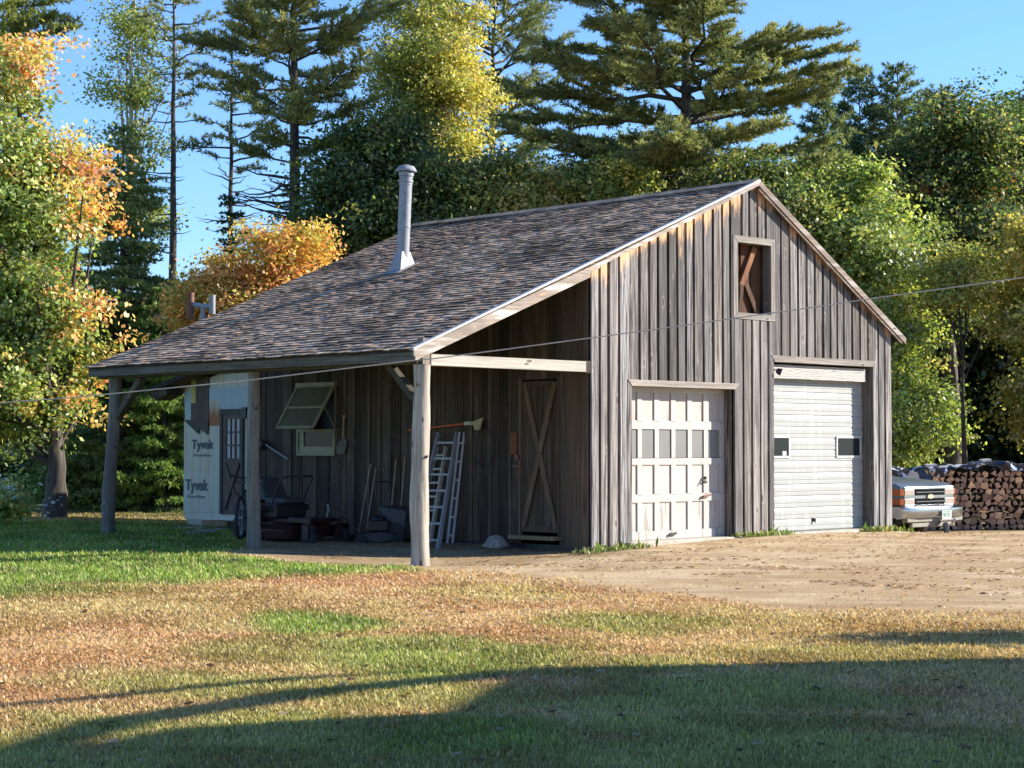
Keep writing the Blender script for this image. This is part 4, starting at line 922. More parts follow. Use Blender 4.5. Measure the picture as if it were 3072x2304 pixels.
# ================================================================== PICKUP TRUCK
tk = thing('pickup_truck', 'blue-grey pickup truck parked nose out at the right of the barn', 'truck', (8.77, .12, -.20)); tk.scale = (.95, 1, 1)
carp = M('blue_grey_paint'); carp.set((.10,.125,.155), .36, .2, .5); carp.b.inputs['Coat Weight'].default_value = .4
chrome = M('chrome'); chrome.set((.42,.45,.50), .20, 1.0)
def rrect(w_, zb, zt, y, rad, n=4):
    pts = []
    for cx_, cz_, a0 in ((w_/2-rad, zt-rad, 0), (-w_/2+rad, zt-rad, 90), (-w_/2+rad, zb+rad*.5, 180), (w_/2-rad, zb+rad*.5, 270)):
        rr = rad if a0 < 180 else rad*.5
        for k in range(n+1): a_ = R(a0+90*k/n); pts.append((cx_+rr*math.cos(a_), y, cz_+rr*math.sin(a_)))
    return pts
mb = MB(); mb.loft([rrect(1.74,.56,.93,.10,.06), rrect(1.84,.5,.985,.20,.10), rrect(1.92,.42,1.03,.6,.12), rrect(1.94,.42,1.08,1.3,.12), rrect(1.94,.42,1.14,1.55,.10)])
obj('hood', mb, carp.m, tk, smooth=True)
mb = MB(); mb.loft([rrect(1.93,.42,1.12,1.56,.08), rrect(1.93,.42,1.14,5.3,.08), rrect(1.90,.45,1.12,5.45,.08)]); obj('body', mb, carp.m, tk, smooth=True)
mb = MB(); mb.loft([rrect(1.66,1.10,1.14,1.62,.02), rrect(1.45,1.10,1.70,2.15,.08), rrect(1.44,1.10,1.74,2.6,.08), rrect(1.46,1.10,1.70,3.0,.08), rrect(1.6,1.10,1.14,3.1,.02)]); cab = obj('cab', mb, carp.m, tk, smooth=True)
mb = MB(); mb.add([(-.72,1.66,1.17),(.72,1.66,1.17),(.62,2.08,1.64),(-.62,2.08,1.64)], [(0,1,2,3)]); obj('windshield', mb, mt['glass_dark'], cab)
mb = MB(); mb.box(-.80, .80, .055, .12, .60, .93); obj('grille_surround', mb, chrome.m, tk, bevel=.02)
gs = MB()
for zc_ in (.835, .675):
    gs.box(-.47, .47, .044, .056, zc_-.056, zc_+.052)
gb = M('grille_black'); gb.set((.006,.006,.007), .9, 0, .05); gro = obj('grille', gs, gb.m, tk)
for zc_ in (.835, .675):
    for k in (0,): mb = MB(); mb.box(-.45, .45, .038, .044, zc_-.007, zc_+.004); obj('grille_bar', mb, chrome.m, gro)
mb = MB(); bow = [(-.105,-.026),(-.045,-.026),(-.045,-.038),(.045,-.038),(.045,-.026),(.105,-.026),(.085,.026),(.045,.026),(.045,.038),(-.045,.038),(-.045,.026),(-.085,.026)]
mb.extr([(p[0], .030, .757+p[1]) for p in bow], (0, .02, 0)); obj('emblem', mb, plain('emblem_gold', (.45,.40,.26), .4, .3), tk)
lens = plain('lamp_lens', (.34,.29,.24), .15, 0, .1, 30); amber = plain('amber_lens', (.30,.075,.02), .2, 0, .1)
for s_ in (-1, 1):
    for zc_ in (.835, .675):
        mb = MB(); x0, x1 = sorted((s_*.50, s_*.80)); mb.box(x0, x1, .040+(.01 if s_ > 0 else .01), .062, zc_-.052, zc_+.048); obj('headlight', mb, lens, tk, bevel=.01)
        mb = MB(); x0, x1 = sorted((s_*.81, s_*.93)); mb.extr([(s_*.81,.055,zc_-.055),(s_*.90,.085,zc_-.055),(s_*.935,.24,zc_-.055),(s_*.81,.24,zc_-.055)], (0,0,.108)); obj('side_marker', mb, amber, tk, bevel=.006)
bsec = []
for x in (-.99,-.96,-.85,-.5,0,.5,.85,.96,.99):
    yb = .0 if abs(x) < .6 else (.03 if abs(x) < .9 else (.12 if abs(x) < .98 else .30)); bsec.append([(x,yb-.10,.40),(x,yb-.13,.46),(x,yb-.12,.555),(x,yb-.05,.59),(x,yb+.03,.59),(x,yb+.03,.40)])
mb = MB(); mb.loft(bsec); bp = obj('bumper', mb, chrome.m, tk, smooth=True)
mb = MB(); mb.box(-.9, .9, -.06, .06, .33, .41); mb.box(-.7, .7, -.03, .03, .24, .33); obj('valance', mb, plain('tan_valance', (.20,.18,.145), .6), tk, bevel=.01)
mb = MB(); mb.box(-.03+.08, .275+.08, -.165, -.155, .365, .517); pl = obj('license_plate', mb, mt['white_plastic'], tk)
mb = MB()
for k in range(6):
    if k != 3: mb.box(.085+.036*k, .107+.036*k, -.168, -.1655, .41, .475)
mb.box(.09, .31, -.168, -.1655, .49, .502); obj('plate_characters', mb, plain('plate_green', (.08,.25,.14), .5), pl)
for x in (.0, .48): mb = MB(); mb.bar((x, -.16, .36), (x+.06, -.05, .25), .05, .03); obj('tow_hook', mb, chrome.m, tk, bevel=.006)
mb = MB(); mb.bar((.22, -.12, .30), (.16, -.20, .02), .07, .07); mb.box(.08, .24, -.28, -.12, .0, .025); obj('hitch_stand', mb, mt['grey_plastic'], tk, bevel=.005)
for y in (.95, 4.3):
    for s_ in (-.84, .84): wheel(tk, s_, y, .36, .36, .24, name='wheel', rim=mt['alu'])
mb = MB(); mb.box(-.7, .7, .3, 5.2, .28, .42); obj('chassis', mb, mt['steel_dark'], tk)
mb = MB(); mb.box(-.98-.2, -.98, 1.85, 1.95, 1.12, 1.34); obj('mirror', mb, chrome.m, cab, bevel=.02)

# ================================================================== WOODPILE
wr = random.Random(9); dW = 37.0
variants = []
for k in range(12):
    mb = MB(); ns = wr.choice([3,4,4,5,5,6]); rr = wr.uniform(.068, .088); a0 = wr.uniform(0, 6); base = [(math.cos(a0+2*math.pi*i/ns+wr.uniform(-.25,.25))*rr*wr.uniform(.85,1.15), math.sin(a0+2*math.pi*i/ns+wr.uniform(-.25,.25))*rr*wr.uniform(.8,1.1)) for i in range(ns)]
    L_ = .42; t = wr.random(); endc = (.36+.34*t, .21+.22*t, .125+.13*t, 0); bc = (.15,.115,.09,0)
    q0 = [(p[0], -L_/2, p[1]) for p in base]; q1 = [(p[0]*.96, L_/2, p[1]*.97) for p in base]
    mb.add(q0, [tuple(range(ns))], endc); mb.add(q1, [tuple(range(ns))], endc); mb.add(q0+q1, [(i, (i+1) % ns, ns+(i+1) % ns, ns+i) for i in range(ns)], bc)
    variants.append(mb)
logm = M('firewood'); a = logm.attr(); g = logm.noise(logm.coord((30,3,30)), 1, 4, .6); oi = logm.n('ObjectInfo')
c = logm.mix(1.0, a.outputs[0], logm.ramp(g, [(.3, .6), (.7, 1.2)]), 'MULTIPLY'); c = logm.mix(1.0, c, logm.ramp(oi.outputs['Random'], [(0, (.55,.5,.5)), (.8, (1.0,.95,.95)), (1, (1.7,1.6,1.3))]), 'MULTIPLY'); logm.set(c, .85)
protos = []
ang = math.atan2(DH[1], DH[0])-math.pi/2
def place_log(k, r_, z_, dj, rot):
    X, Y = W(r_, dW+dj)
    if protos[k] is None: o = obj('firewood_log', variants[k], logm.m); protos[k] = o; c_ = o
    else: c_ = protos[k].copy(); COLL.objects.link(c_)
    c_.location = (X, Y, z_); c_.rotation_euler = (0, rot, ang)
    q_ = wr.uniform(.82, 1.22); c_.scale = (q_, 1, q_)
    tag(c_, 'split firewood log with its cut end facing out in the woodpile beside the truck', 'firewood', 'split logs stacked in the woodpile')
protos = [None]*12
row = 0; z_ = -.18
while z_ < .96:
    r_ = 7.35+.06*(row % 2)
    while r_ < 11.1:
        place_log(wr.randrange(12), r_+wr.uniform(-.012,.012), z_+wr.uniform(-.014,.014), wr.uniform(-.045,.045), wr.uniform(-.5, .5)*2)
        r_ += wr.uniform(.112, .150)
    z_ += .118; row += 1
# tarp
NX, NY = 120, 20; vs = []; fs = []; 
for i in range(NX):
    r_ = 6.3+i*5.2/(NX-1)
    prof_top = .99+.02*math.sin(r_*2.1)+.022*math.sin(r_*5.3+1)+.014*math.sin(r_*11)+.06*min(1, max(0, (r_-8.3)/.8))
    hang = .07+.05*math.sin(r_*3.3)+.035*math.sin(r_*9.1)+.16*min(1, max(0, (8.9-r_)/.8))
    for j in range(NY):
        t = j/(NY-1)
        if t < .3: dd = -.25-.03*math.sin(r_*14+t*9); zz = prof_top-hang*(1-t/.3)
        elif t < .8: dd = -.25+(t-.3)/.5*.55; zz = prof_top+.04*math.sin((t-.3)/.5*math.pi)+.015*math.sin(r_*8+t*13)+.012*math.sin(r_*19+t*31)
        else: dd = .30; zz = prof_top-.35*(t-.8)/.2
        X, Y = W(r_, dW+dd); vs.append((X, Y, zz+.012*math.sin(r_*27+t*23)))
fs = [(i*NY+j, (i+1)*NY+j, (i+1)*NY+j+1, i*NY+j+1) for i in range(NX-1) for j in range(NY-1)]
tm = M('black_tarp'); v = tm.coord((1,1,1)); g = tm.noise(v, 2.6, 3, .6, 1.2)
tm.set(tm.mix(tm.ramp(g, [(.545, 0.0), (.56, 1.0)]), (.02,.022,.03), (.55,.57,.58)), .3, 0, .5); tm.bump(tm.noise(v, 9, 4), .6, .03)
mb = MB(); mb.add(vs, fs); o = obj('tarp', mb, tm.m, smooth=True); tag(o, 'wrinkled black and silver tarp draped over the woodpile', 'tarp')
for (x, y, dz, w_, lab) in ((2790,1398,.03,.22,'pale board lying on the tarp at the truck end of the woodpile'),(2955,1383,.03,.20,'pale board holding down the tarp near the middle of the woodpile')):
    X, Y, Z = at(x, y, 36.85); mb = MB(); mb.bar((-w_/2,0,0),(w_/2,.05,.02), .12, .05); o = obj('board', mb, mt['white_plastic'], loc=(X, Y, Z), bevel=.006); o.rotation_euler = (.1,.05,ang); tag(o, lab, 'board')

# ================================================================== TREES
UP = np.array([0, 0, 1.0])
def nrmz(v): return v/np.maximum(np.linalg.norm(v, axis=-1, keepdims=True), 1e-6)
def leaves_mesh(name, C, D, Nn, L, Wd, cols, mat, parent, origin):
    """rhombic leaves: centre, long axis, normal, length, width"""
    Sd = nrmz(np.cross(D, Nn)); C = C-np.asarray(origin); n = len(C)
    co = np.empty((n, 4, 3)); co[:, 0] = C-D*L[:, None]*.5; co[:, 1] = C+Sd*Wd[:, None]*.5-D*L[:, None]*.05
    co[:, 2] = C+D*L[:, None]*.5; co[:, 3] = C-Sd*Wd[:, None]*.5-D*L[:, None]*.05
    return fast_mesh(name, co.reshape(-1, 3), 4, np.repeat(np.clip(cols, 0, 1), 4, 0), mat, parent)
GRN = [(.105,.155,.045), (.15,.205,.055), (.085,.125,.042)]; LGRN = [(.22,.285,.075), (.30,.35,.09), (.17,.23,.065)]
YEL = [(.43,.37,.10), (.50,.42,.12), (.35,.34,.09)]; ORG = [(.56,.28,.11), (.58,.35,.13), (.49,.21,.10), (.55,.41,.13)]
DGR = [(.04,.068,.028), (.055,.095,.034), (.07,.11,.038)]; OLV = [(.23,.245,.08), (.29,.29,.10), (.18,.20,.07)]
def broadleaf(name, label, x, d, trunk_px, lobes, nclu, per, leaf, pal, seed, z0=None, trunk_r=.16, bark='bark', sig=.26, mat='leaf', cat='tree', dspread=1.0, nbr=26, group=None, bough=9):
    rng = np.random.default_rng(seed); k = d/F; bx, by = W((x-1536)*k, d); bz = float(zg(bx, by)) if z0 is None else z0
    root = thing(name, label, cat, (bx, by, bz), group=group); base = np.array([bx, by, bz])
    R3 = np.array([RH[0], RH[1], 0]); D3 = np.array([DH[0], DH[1], 0])
    vol = np.array([l[2]*l[3] for l in lobes], float); vol /= vol.sum(); ch = rng.choice(len(lobes), nclu, p=vol)
    u = nrmz(rng.normal(size=(nclu, 3))); s_ = rng.random(nclu)**.40*(1+rng.normal(0, .07, nclu))
    cx_, cy_, ra, rb = [np.array([l[j] for l in lobes], float)[ch] for j in range(4)]; dz = np.array([l[4] if len(l) > 4 else 0 for l in lobes], float)[ch]
    nbg = max(6, int(nclu/bough)); bi = rng.integers(0, nbg, nclu); par = rng.integers(0, nclu, nbg)[bi]   # twigs gather on boughs
    for q_ in (u, s_, cx_, cy_, ra, rb, dz): q_[:] = q_[par].copy()
    bs_ = (.20+.13*np.minimum(ra, rb)*k)*rng.uniform(.6, 1.3, nbg)[bi]/k; jo = rng.normal(size=(nclu, 3))*[1, 1, .62]
    px_ = cx_+u[:, 0]*ra*s_+jo[:, 0]*bs_; py_ = cy_-u[:, 2]*rb*s_-jo[:, 2]*bs_; dd = dz+u[:, 1]*s_*np.minimum(ra, rb*1.2)*k*dspread+jo[:, 1]*bs_*k
    r_ = (px_-1536)*k; z_ = CZ+(HZ-py_)*k
    cen = np.stack([CX+r_*RH[0]+(d+dd)*DH[0], CY+r_*RH[1]+(d+dd)*DH[1], np.maximum(z_, bz+.25)], -1)
    # leaves
    per = int(per*1.15); idx = np.repeat(np.arange(nclu), per); n = len(idx); csz = rng.uniform(.6, 1.35, nclu)
    off = rng.normal(0, 1, (n, 3))*np.array([sig, sig, sig*.55])*csz[idx][:, None]
    C = cen[idx]+off; C[:, 2] = np.maximum(C[:, 2], bz+.05)
    outw = nrmz(np.stack([u[:, 0]*R3[0]+u[:, 1]*D3[0], u[:, 0]*R3[1]+u[:, 1]*D3[1], u[:, 2]], -1))[idx]
    Nn = nrmz(rng.normal(0, .62, (n, 3))+UP*.55+outw*.75); D = nrmz(np.cross(Nn, rng.normal(size=(n, 3))))
    L = leaf*.84*rng.uniform(.6, 1.4, n); cols = pal(px_, py_, u, rng)[idx]*1.4*rng.uniform(.7, 1.3, (n, 1))*(1+rng.normal(0, .07, (n, 3)))
    leaves_mesh('crown', C, D, Nn, L, L*rng.uniform(.55, .8, n), cols, mt[mat], root, base)
    # trunk and limbs
    mb = MB(); tp = [np.array([bx, by, bz-.1])]
    for (tx, ty) in trunk_px: X, Y, Z = at(tx, ty, d); tp.append(np.array([X, Y, Z]))
    m_ = len(tp); rad = [trunk_r*(1.35 if i == 0 else (1-.85*i/(m_-1))) for i in range(m_)]; pts = []; rr = []
    for i in range(m_-1):
        for t in (0, .25, .5, .75):
            pts.append(tp[i]*(1-t)+tp[i+1]*t+rng.normal(0, .02, 3)*np.array([1,1,0])); rr.append(rad[i]*(1-t)+rad[i+1]*t)
    pts.append(tp[-1]); rr.append(max(rad[-1], .015)); P = [p-base for p in pts]
    mb.path(P, rr, 9, wob=.06); mb2 = MB()
    PA = np.array(pts)
    for c_ in cen[rng.choice(nclu, min(nbr, nclu), replace=False)]:
        cand = [i for i in range(2, len(PA)) if PA[i, 2] < c_[2]+.1] or [min(4, len(PA)-1)]
        j = cand[int(len(cand)*rng.uniform(.35, 1))-0 if False else min(len(cand)-1, int(len(cand)*rng.uniform(.35, 1)))]
        a_, b_ = PA[j], c_; midp = a_*.5+b_*.5+UP*np.linalg.norm(b_-a_)*rng.uniform(-.08, .12)+rng.normal(0, .06, 3)
        r0 = min(rr[j]*.55, .012+.018*np.linalg.norm(b_-a_)); mb2.path([a_-base, midp-base, b_-base], [r0, r0*.6, .006], 6)
    mb.add(mb2.v, mb2.f, (.9,.9,.9,0)); obj('trunk', mb, mt[bark], root, smooth=True); return root

def conifer(name, label, x, d, ytop, hw, crown, n_limb, seed, prof, col=((.06,.09,.04), (.13,.155,.065)), rise=.25, curve=.18, dens=1.0, blade=.17, bw=.022, tuft=11, trunk_r=.2, cat='pine tree', ybase=None, lean=0, bare=(0, 0), sec_from=.3, droop=0, group=None, side=1.0, sect=.30, flat=.5):
    """whorled limbs carrying flat sprays of needle tufts; prof(t) gives relative limb length, t=0 at the crown foot"""
    rng = np.random.default_rng(seed); k = d/F; bx, by = W((x-1536)*k, d); bz = float(zg(bx, by))
    root = thing(name, label, cat, (bx, by, bz), group=group); base = np.array([bx, by, bz]); top = CZ+(HZ-ytop)*k; H = top-bz
    zc0, zc1 = CZ+(HZ-crown[0])*k, top; mb = MB(); n = 14; tp = []; R3 = np.array([RH[0], RH[1], 0])
    for i in range(n+1):
        t = i/n; tp.append(np.array([0, 0, H*t])+R3*lean*k*t+rng.normal(0, .015, 3)*[1, 1, 0])
    rad = [max(trunk_r*(1-t/n)**.8*(1.25 if t == 0 else 1), .015) for t in range(n+1)]; mb.path(tp, rad, 9, wob=.05)
    tpa = np.array(tp); axis = lambda z: np.array([np.interp(z-bz, tpa[:, 2], tpa[:, j]) for j in range(3)])
    Cs = []; Ds = []; Ls = []; Cc = []
    def limb(z, az, Lb, foliage=True, el=0):
        a_ = axis(z); h = np.array([math.cos(az), math.sin(az), 0]); m_ = 7
        ts = np.linspace(0, 1, m_); pts = np.array([a_+h*Lb*t*math.cos(el)+UP*(Lb*t*math.sin(el)+curve*Lb*t*t-droop*Lb*math.sin(t*3.1)*.5) for t in ts]); pts[1:] += rng.normal(0, .02*Lb+.01, (m_-1, 3))*[1, 1, .6]
        r0 = min(.012+.013*Lb, trunk_r*.5); mb.path(list(pts), [r0*(1-.85*t) for t in ts], 5, caps=False)
        if not foliage: return
        ns = max(3, int(Lb*(1-sec_from)/(.085/dens))); sidev = np.cross(h, UP)
        for q_ in range(ns):
            t = sec_from+(1-sec_from)*(q_+rng.random())/ns; p = np.array([np.interp(t, ts, pts[:, j]) for j in range(3)])
            sg = 1 if q_ % 2 else -1; ls = (sect*Lb*(1.15-t)+.14)*rng.uniform(.6, 1.25); dr = nrmz(h*rng.uniform(.5, 1.0)+sidev*sg*rng.uniform(.4, 1)+UP*rng.uniform(-.1, flat))
            if q_ == ns-1: dr = nrmz(h+UP*curve)
            nt = max(2, int(ls/.085)); tt = np.linspace(.15, 1, nt)[:, None]; pp = p+dr*ls*tt+UP*(-.06*ls)*(tt**2)*(1 if droop else -1)
            Pq = np.repeat(pp, tuft, 0); nn = len(Pq); dv = nrmz(dr*.75+rng.normal(0, .55, (nn, 3))+UP*rng.uniform(.0, .5)); Cs.append(Pq+dv*blade*.4); Ds.append(dv); Ls.append(rng.uniform(.7, 1.25, nn)*blade)
            w_ = rng.random(); cc_ = np.array(col[0])*(1-w_)+np.array(col[1])*w_; Cc.append(cc_*1.95*rng.uniform(.75, 1.25, (nn, 1)))
    for i in range(n_limb):
        t = min(.99, (i+rng.random()*2.2)/n_limb); z = zc0+(zc1-zc0)*t; az = i*2.4+rng.uniform(-.5, .5)
        fr = (math.cos(az)*RH[0]+math.sin(az)*RH[1]); s_ = 1+(side-1)*max(0, fr)
        Lb = hw*k*prof(t)*rng.uniform(.5, 1.15)*s_
        if Lb < .12: Lb = .12
        limb(z, az, Lb, True, rise*(.25+1.3*t)+rng.normal(0, .13))
    nb, yb = bare; zb = CZ+(HZ-yb)*k
    for i in range(nb): limb(zb+(zc0-zb)*rng.random(), rng.uniform(0, 6.3), hw*k*rng.uniform(.2, .85), False, rng.uniform(-.25, .2))
    obj('trunk', mb, mt['bark'], root, smooth=True)
    C = np.concatenate(Cs); D = np.concatenate(Ds); L = np.concatenate(Ls); Cc = np.concatenate(Cc)
    Nn = nrmz(rng.normal(size=C.shape)+UP*.4); leaves_mesh('crown', C+base, D, Nn, L, np.full(len(C), bw*1.15)*rng.uniform(.7, 1.3, len(C)), Cc, mt['needle'], root, base)
    return root, len(C)

def mixpal(*w):    # (palette, weight) pairs, chosen per twig
    pl = [np.array(p) for p, _ in w]; ww = np.array([b for _, b in w], float); ww /= ww.sum()
    def f(px_, py_, u, rng):
        i = rng.choice(len(pl), len(px_), p=ww); return np.array([pl[j][rng.integers(len(pl[j]))] for j in i])
    return f
def edgepal(inner, outer, cond):
    def f(px_, py_, u, rng):
        a_ = np.array(inner)[rng.integers(0, len(inner), len(px_))]; b_ = np.array(outer)[rng.integers(0, len(outer), len(px_))]
        p = cond(px_, py_)+rng.normal(0, .34, len(px_)); return np.where((p > .5)[:, None], b_, a_)
    return f
# --- left side
mapl = lambda x, y: np.clip((x-np.interp(y, [100, 500, 900, 1300], [30, 130, 190, 190]))/130, 0, 1.0)+np.clip((330-y)/300, 0, .55)
broadleaf('maple_tree', 'big maple at the left edge turning orange along its right side', 165, 34.5, [(172, 1400), (165, 1200), (120, 900), (70, 500), (40, 200)],
    [(-60,420,230,330), (60,700,215,300), (-140,900,240,380), (120,900,170,230), (110,1130,180,130), (-60,1190,240,170), (300,1100,45,45,-.6), (230,560,55,110), (0,200,110,130)],
    1500, 46, .115, edgepal(LGRN+GRN+[(.24,.27,.07)], ORG+ORG+YEL[:2], mapl), 1, trunk_r=.19, sig=.22, nbr=60)
conifer('hemlock_tree', 'dark hemlock between the left maple and the lean-to roof', 365, 42, 370, 330, (1520, 370), 210, 2, lambda t: (1-t)**.7+.03, ((.07,.105,.042), (.145,.18,.065)), rise=.05, curve=-.05, dens=1.35, blade=.13, bw=.03, tuft=8, trunk_r=.16, cat='hemlock', droop=.18, sect=.36, sec_from=.12, flat=.1)
conifer('hemlock_tree', 'shorter hemlock seen under and left of the lean-to roof', 490, 41, 860, 190, (1500, 860), 100, 3, lambda t: (1-t)**.6+.05, ((.06,.11,.03), (.13,.19,.045)), rise=.05, curve=-.05, dens=1.35, blade=.13, bw=.03, tuft=8, trunk_r=.10, cat='hemlock', droop=.18, sect=.36, sec_from=.12, flat=.1)
broadleaf('aspen_tree', 'tall slender aspen with thin pale green leaves above the left maple', 372, 51.5, [(375, 1000), (385, 650), (390, 400), (385, 100), (400, -60)],
    [(400,60,125,190), (330,190,80,140), (460,250,90,140), (380,400,110,110), (340,560,90,110), (420,650,80,110), (300,640,60,80)], 330, 40, .11, mixpal((LGRN, 3), (OLV, 2), ([(.25,.29,.07)], 1.2)), 4, trunk_r=.13, bark='birch', sig=.25, nbr=50)
conifer('pine_tree', 'thin pine with a long bare trunk, left of the two middle pines', 515, 50, -160, 150, (330, -160), 34, 5, lambda t: .45+.6*math.sin(t*2.6), trunk_r=.16, bare=(34, 760), rise=.1, dens=.8, col=((.09,.11,.045), (.17,.175,.07)))
conifer('pine_tree', 'slim pine with sparse layered limbs against the sky, left of the full-crowned pine', 690, 47, 60, 165, (520, 60), 30, 6, lambda t: (1-t)**.5*.95+.08, trunk_r=.13, bare=(26, 700), rise=.12, dens=1.0)
conifer('pine_tree', 'tall full-crowned pine left of the stovepipe with bare lower limbs', 880, 45, -330, 330, (520, -330), 62, 7, lambda t: .50+.62*math.sin(min(1, t*1.5)*1.8), ((.08,.11,.05), (.20,.205,.085)), trunk_r=.24, bare=(60, 740), rise=.22, dens=1.15, blade=.2, bw=.028, tuft=13)
conifer('spruce_tree', 'small dark spruce rising behind the orange maple', 690, 46, 590, 130, (1000, 590), 44, 8, lambda t: (1-t)**.9+.05, ((.02,.045,.02), (.035,.07,.028)), rise=0, curve=0, dens=1.2, blade=.12, bw=.03, trunk_r=.09, cat='spruce', droop=.12, sec_from=.1)
broadleaf('orange_maple', 'low orange maple behind the left slope of the barn roof', 780, 38.5, [(780, 1100), (790, 900), (800, 740)],
    [(830,770,110,95), (690,850,110,90), (900,800,60,60), (600,900,70,80), (760,930,200,90), (930,760,40,30)], 520, 46, .105, mixpal((ORG, 5), (YEL, 2), ([(.22,.23,.05)], 1.3)), 9, trunk_r=.10, sig=.22, cat='maple')
broadleaf('leafy_tree', 'dark green rounded tree directly behind the stovepipe', 1150, 43.5, [(1150, 900), (1150, 600), (1150, 420)],
    [(1150,400,95,80), (1060,540,100,120), (1230,560,110,110), (1010,700,90,110), (1160,690,180,120), (1320,670,90,90)], 1150, 46, .125, mixpal((DGR, 6), (GRN, 1.5), (OLV, .8), ([(.22,.24,.05)], .4)), 10, trunk_r=.16, sig=.25)  # dark leaf mix holds the shade of the pines to its right
broadleaf('poplar_tree', 'tall yellow-green poplar above the dark tree behind the stovepipe', 1290, 50, [(1290, 800), (1290, 500), (1300, 200), (1290, -120)],
    [(1290,-20,150,150), (1270,180,150,160), (1360,260,100,140), (1300,380,120,120), (1190,120,80,140), (1370,470,60,80), (1260,480,90,80), (1220,330,80,90)], 900, 44, .115, edgepal(LGRN+OLV+[(.36,.36,.10),(.40,.38,.11)], YEL+[(.40,.38,.10)], lambda x, y: np.clip((x-1290)/120, 0, 1)), 11, trunk_r=.16, bark='birch', sig=.26)
conifer('pine_tree', 'feathery olive pine between the yellow poplar and the largest pine', 1480, 55, -200, 290, (540, -200), 72, 12, lambda t: .62+.42*math.sin(t*2.8), ((.09,.115,.05), (.17,.18,.08)), trunk_r=.17, bare=(14, 640), rise=.35, dens=.95, blade=.2)
conifer('pine_tree', 'largest pine with a broad spreading crown above the barn ridge', 2060, 46, -420, 550, (600, -420), 96, 13, lambda t: .60+.40*math.sin(min(1, t*1.3+.25)*2.9), ((.06,.085,.04), (.19,.20,.08)), trunk_r=.30, bare=(30, 660), rise=.08, dens=.98, blade=.2, bw=.03, tuft=13, side=.98, curve=.10, flat=.25)
# --- behind the ridge
for i, (x, d, lobes, pal, lab) in enumerate((
    (1500, 44, [(1450,520,110,70), (1540,590,130,80), (1400,620,110,80)], mixpal((OLV, 3), (GRN, 2), (ORG, .35), (YEL, .5)), 'bushy olive tree behind the ridge, just right of the stovepipe tree'),
    (1740, 45, [(1700,560,150,70), (1830,530,120,70), (1760,600,180,60)], mixpal((GRN, 3), (LGRN, 2), (YEL, 1.2)), 'yellow-flecked green tree behind the middle of the ridge'),
    (1960, 49, [(1930,500,140,80), (2050,540,120,70), (1980,580,160,60)], mixpal((OLV, 2), (YEL, 1), (DGR, 3)), 'dim olive tree behind the trunk of the largest pine'),
    (2230, 44, [(2180,540,120,60), (2310,580,130,80), (2390,680,80,100), (2240,610,140,60)], mixpal((OLV, 1.5), (GRN, 3), (DGR, 2)), 'olive-green tree behind the barn peak'))):
    broadleaf('understory_tree', lab, x, d, [(x, 900), (x, 560)], lobes, 330, 44, .12, pal, 40+i, trunk_r=.12, sig=.27)
# --- right side
for i, (x, d, yt, hw, lab) in enumerate(((2475, 56, 305, 130, 'leftmost of the distant pine tops right of the largest pine'), (2585, 58, 225, 140, 'distant pine top beside the tallest of the right-hand group'), (2700, 58, 205, 150, 'tallest distant pine top right of the barn peak'), (2815, 60, 280, 150, 'distant pine top just left of the dark oak crowns'))):
    conifer('pine_tree', lab, x, d, yt, hw*1.15, (760, yt), 84, 60+i, lambda t: (1-t)**.6*.9+.10, ((.06,.088,.042), (.12,.145,.065)), trunk_r=.15, rise=.45, dens=1.0, blade=.22, bw=.035, curve=.15)
broadleaf('maple_tree', 'bright green maple rising right behind the right corner of the barn', 2640, 45, [(2640, 1200), (2620, 900), (2600, 600)],
    [(2530,590,150,100), (2600,760,190,170), (2690,1000,140,160), (2560,980,130,200), (2730,1230,110,120), (2640,1290,150,110), (2800,1290,50,60), (2480,760,90,120)], 1500, 46, .125, mixpal((LGRN, 7), (GRN, 2.5), ([(.34,.42,.10)], 2), (YEL, .3)), 14, trunk_r=.17, sig=.24, mat='leaf_glossy', nbr=60)
broadleaf('oak_tree', 'dark oak behind the green maple with a few russet sprays', 2860, 48, [(2850, 900), (2860, 600), (2860, 400)],
    [(2850,440,170,130), (2960,400,110,110), (2780,600,130,140), (2930,640,170,150), (2840,820,150,150)], 1150, 44, .135, mixpal((DGR, 5), (GRN, 3), (OLV, 2), ([(.30,.12,.04)], .35)), 15, trunk_r=.2, sig=.28)
broadleaf('oak_tree', 'oak crown at the upper right edge behind the yellow tree', 3130, 50, [(3130, 900), (3120, 500)],
    [(3090,420,110,130), (3220,380,130,150), (3120,600,150,150)], 600, 44, .135, mixpal((DGR, 3), (GRN, 3), (LGRN, 1)), 16, trunk_r=.2, sig=.28)
broadleaf('yellow_maple', 'golden yellow maple at the right edge beyond the woodpile', 3180, 43, [(3180, 1300), (3170, 900), (3150, 650)],
    [(3150,770,130,120), (3140,960,140,160), (3200,1150,160,190), (3240,800,180,200), (3130,690,60,70)], 1150, 46, .12, edgepal(YEL+[(.26,.24,.05)], OLV+[(.16,.15,.035), (.24,.2,.04)], lambda x, y: np.clip((y-820)/240, 0, 1)), 17, trunk_r=.18, sig=.25)
broadleaf('sapling', 'yellow-green sapling with bare limbs between the oak and the golden maple', 2900, 44, [(2890, 1150), (2880, 900)],
    [(2870,800,80,60), (2950,860,60,60), (2850,880,50,50)], 130, 40, .11, mixpal((YEL, 1), (LGRN, 1), (OLV, 3)), 18, trunk_r=.07, sig=.25)
# --- top left corner pine
conifer('pine_tree', 'pine reaching into the top left corner above the maple', -150, 42, -500, 400, (190, -500), 60, 19, lambda t: .9-.3*t, ((.085,.115,.035), (.16,.17,.05)), trunk_r=.25, rise=.02, dens=1.05, blade=.2, bw=.028, curve=.05)
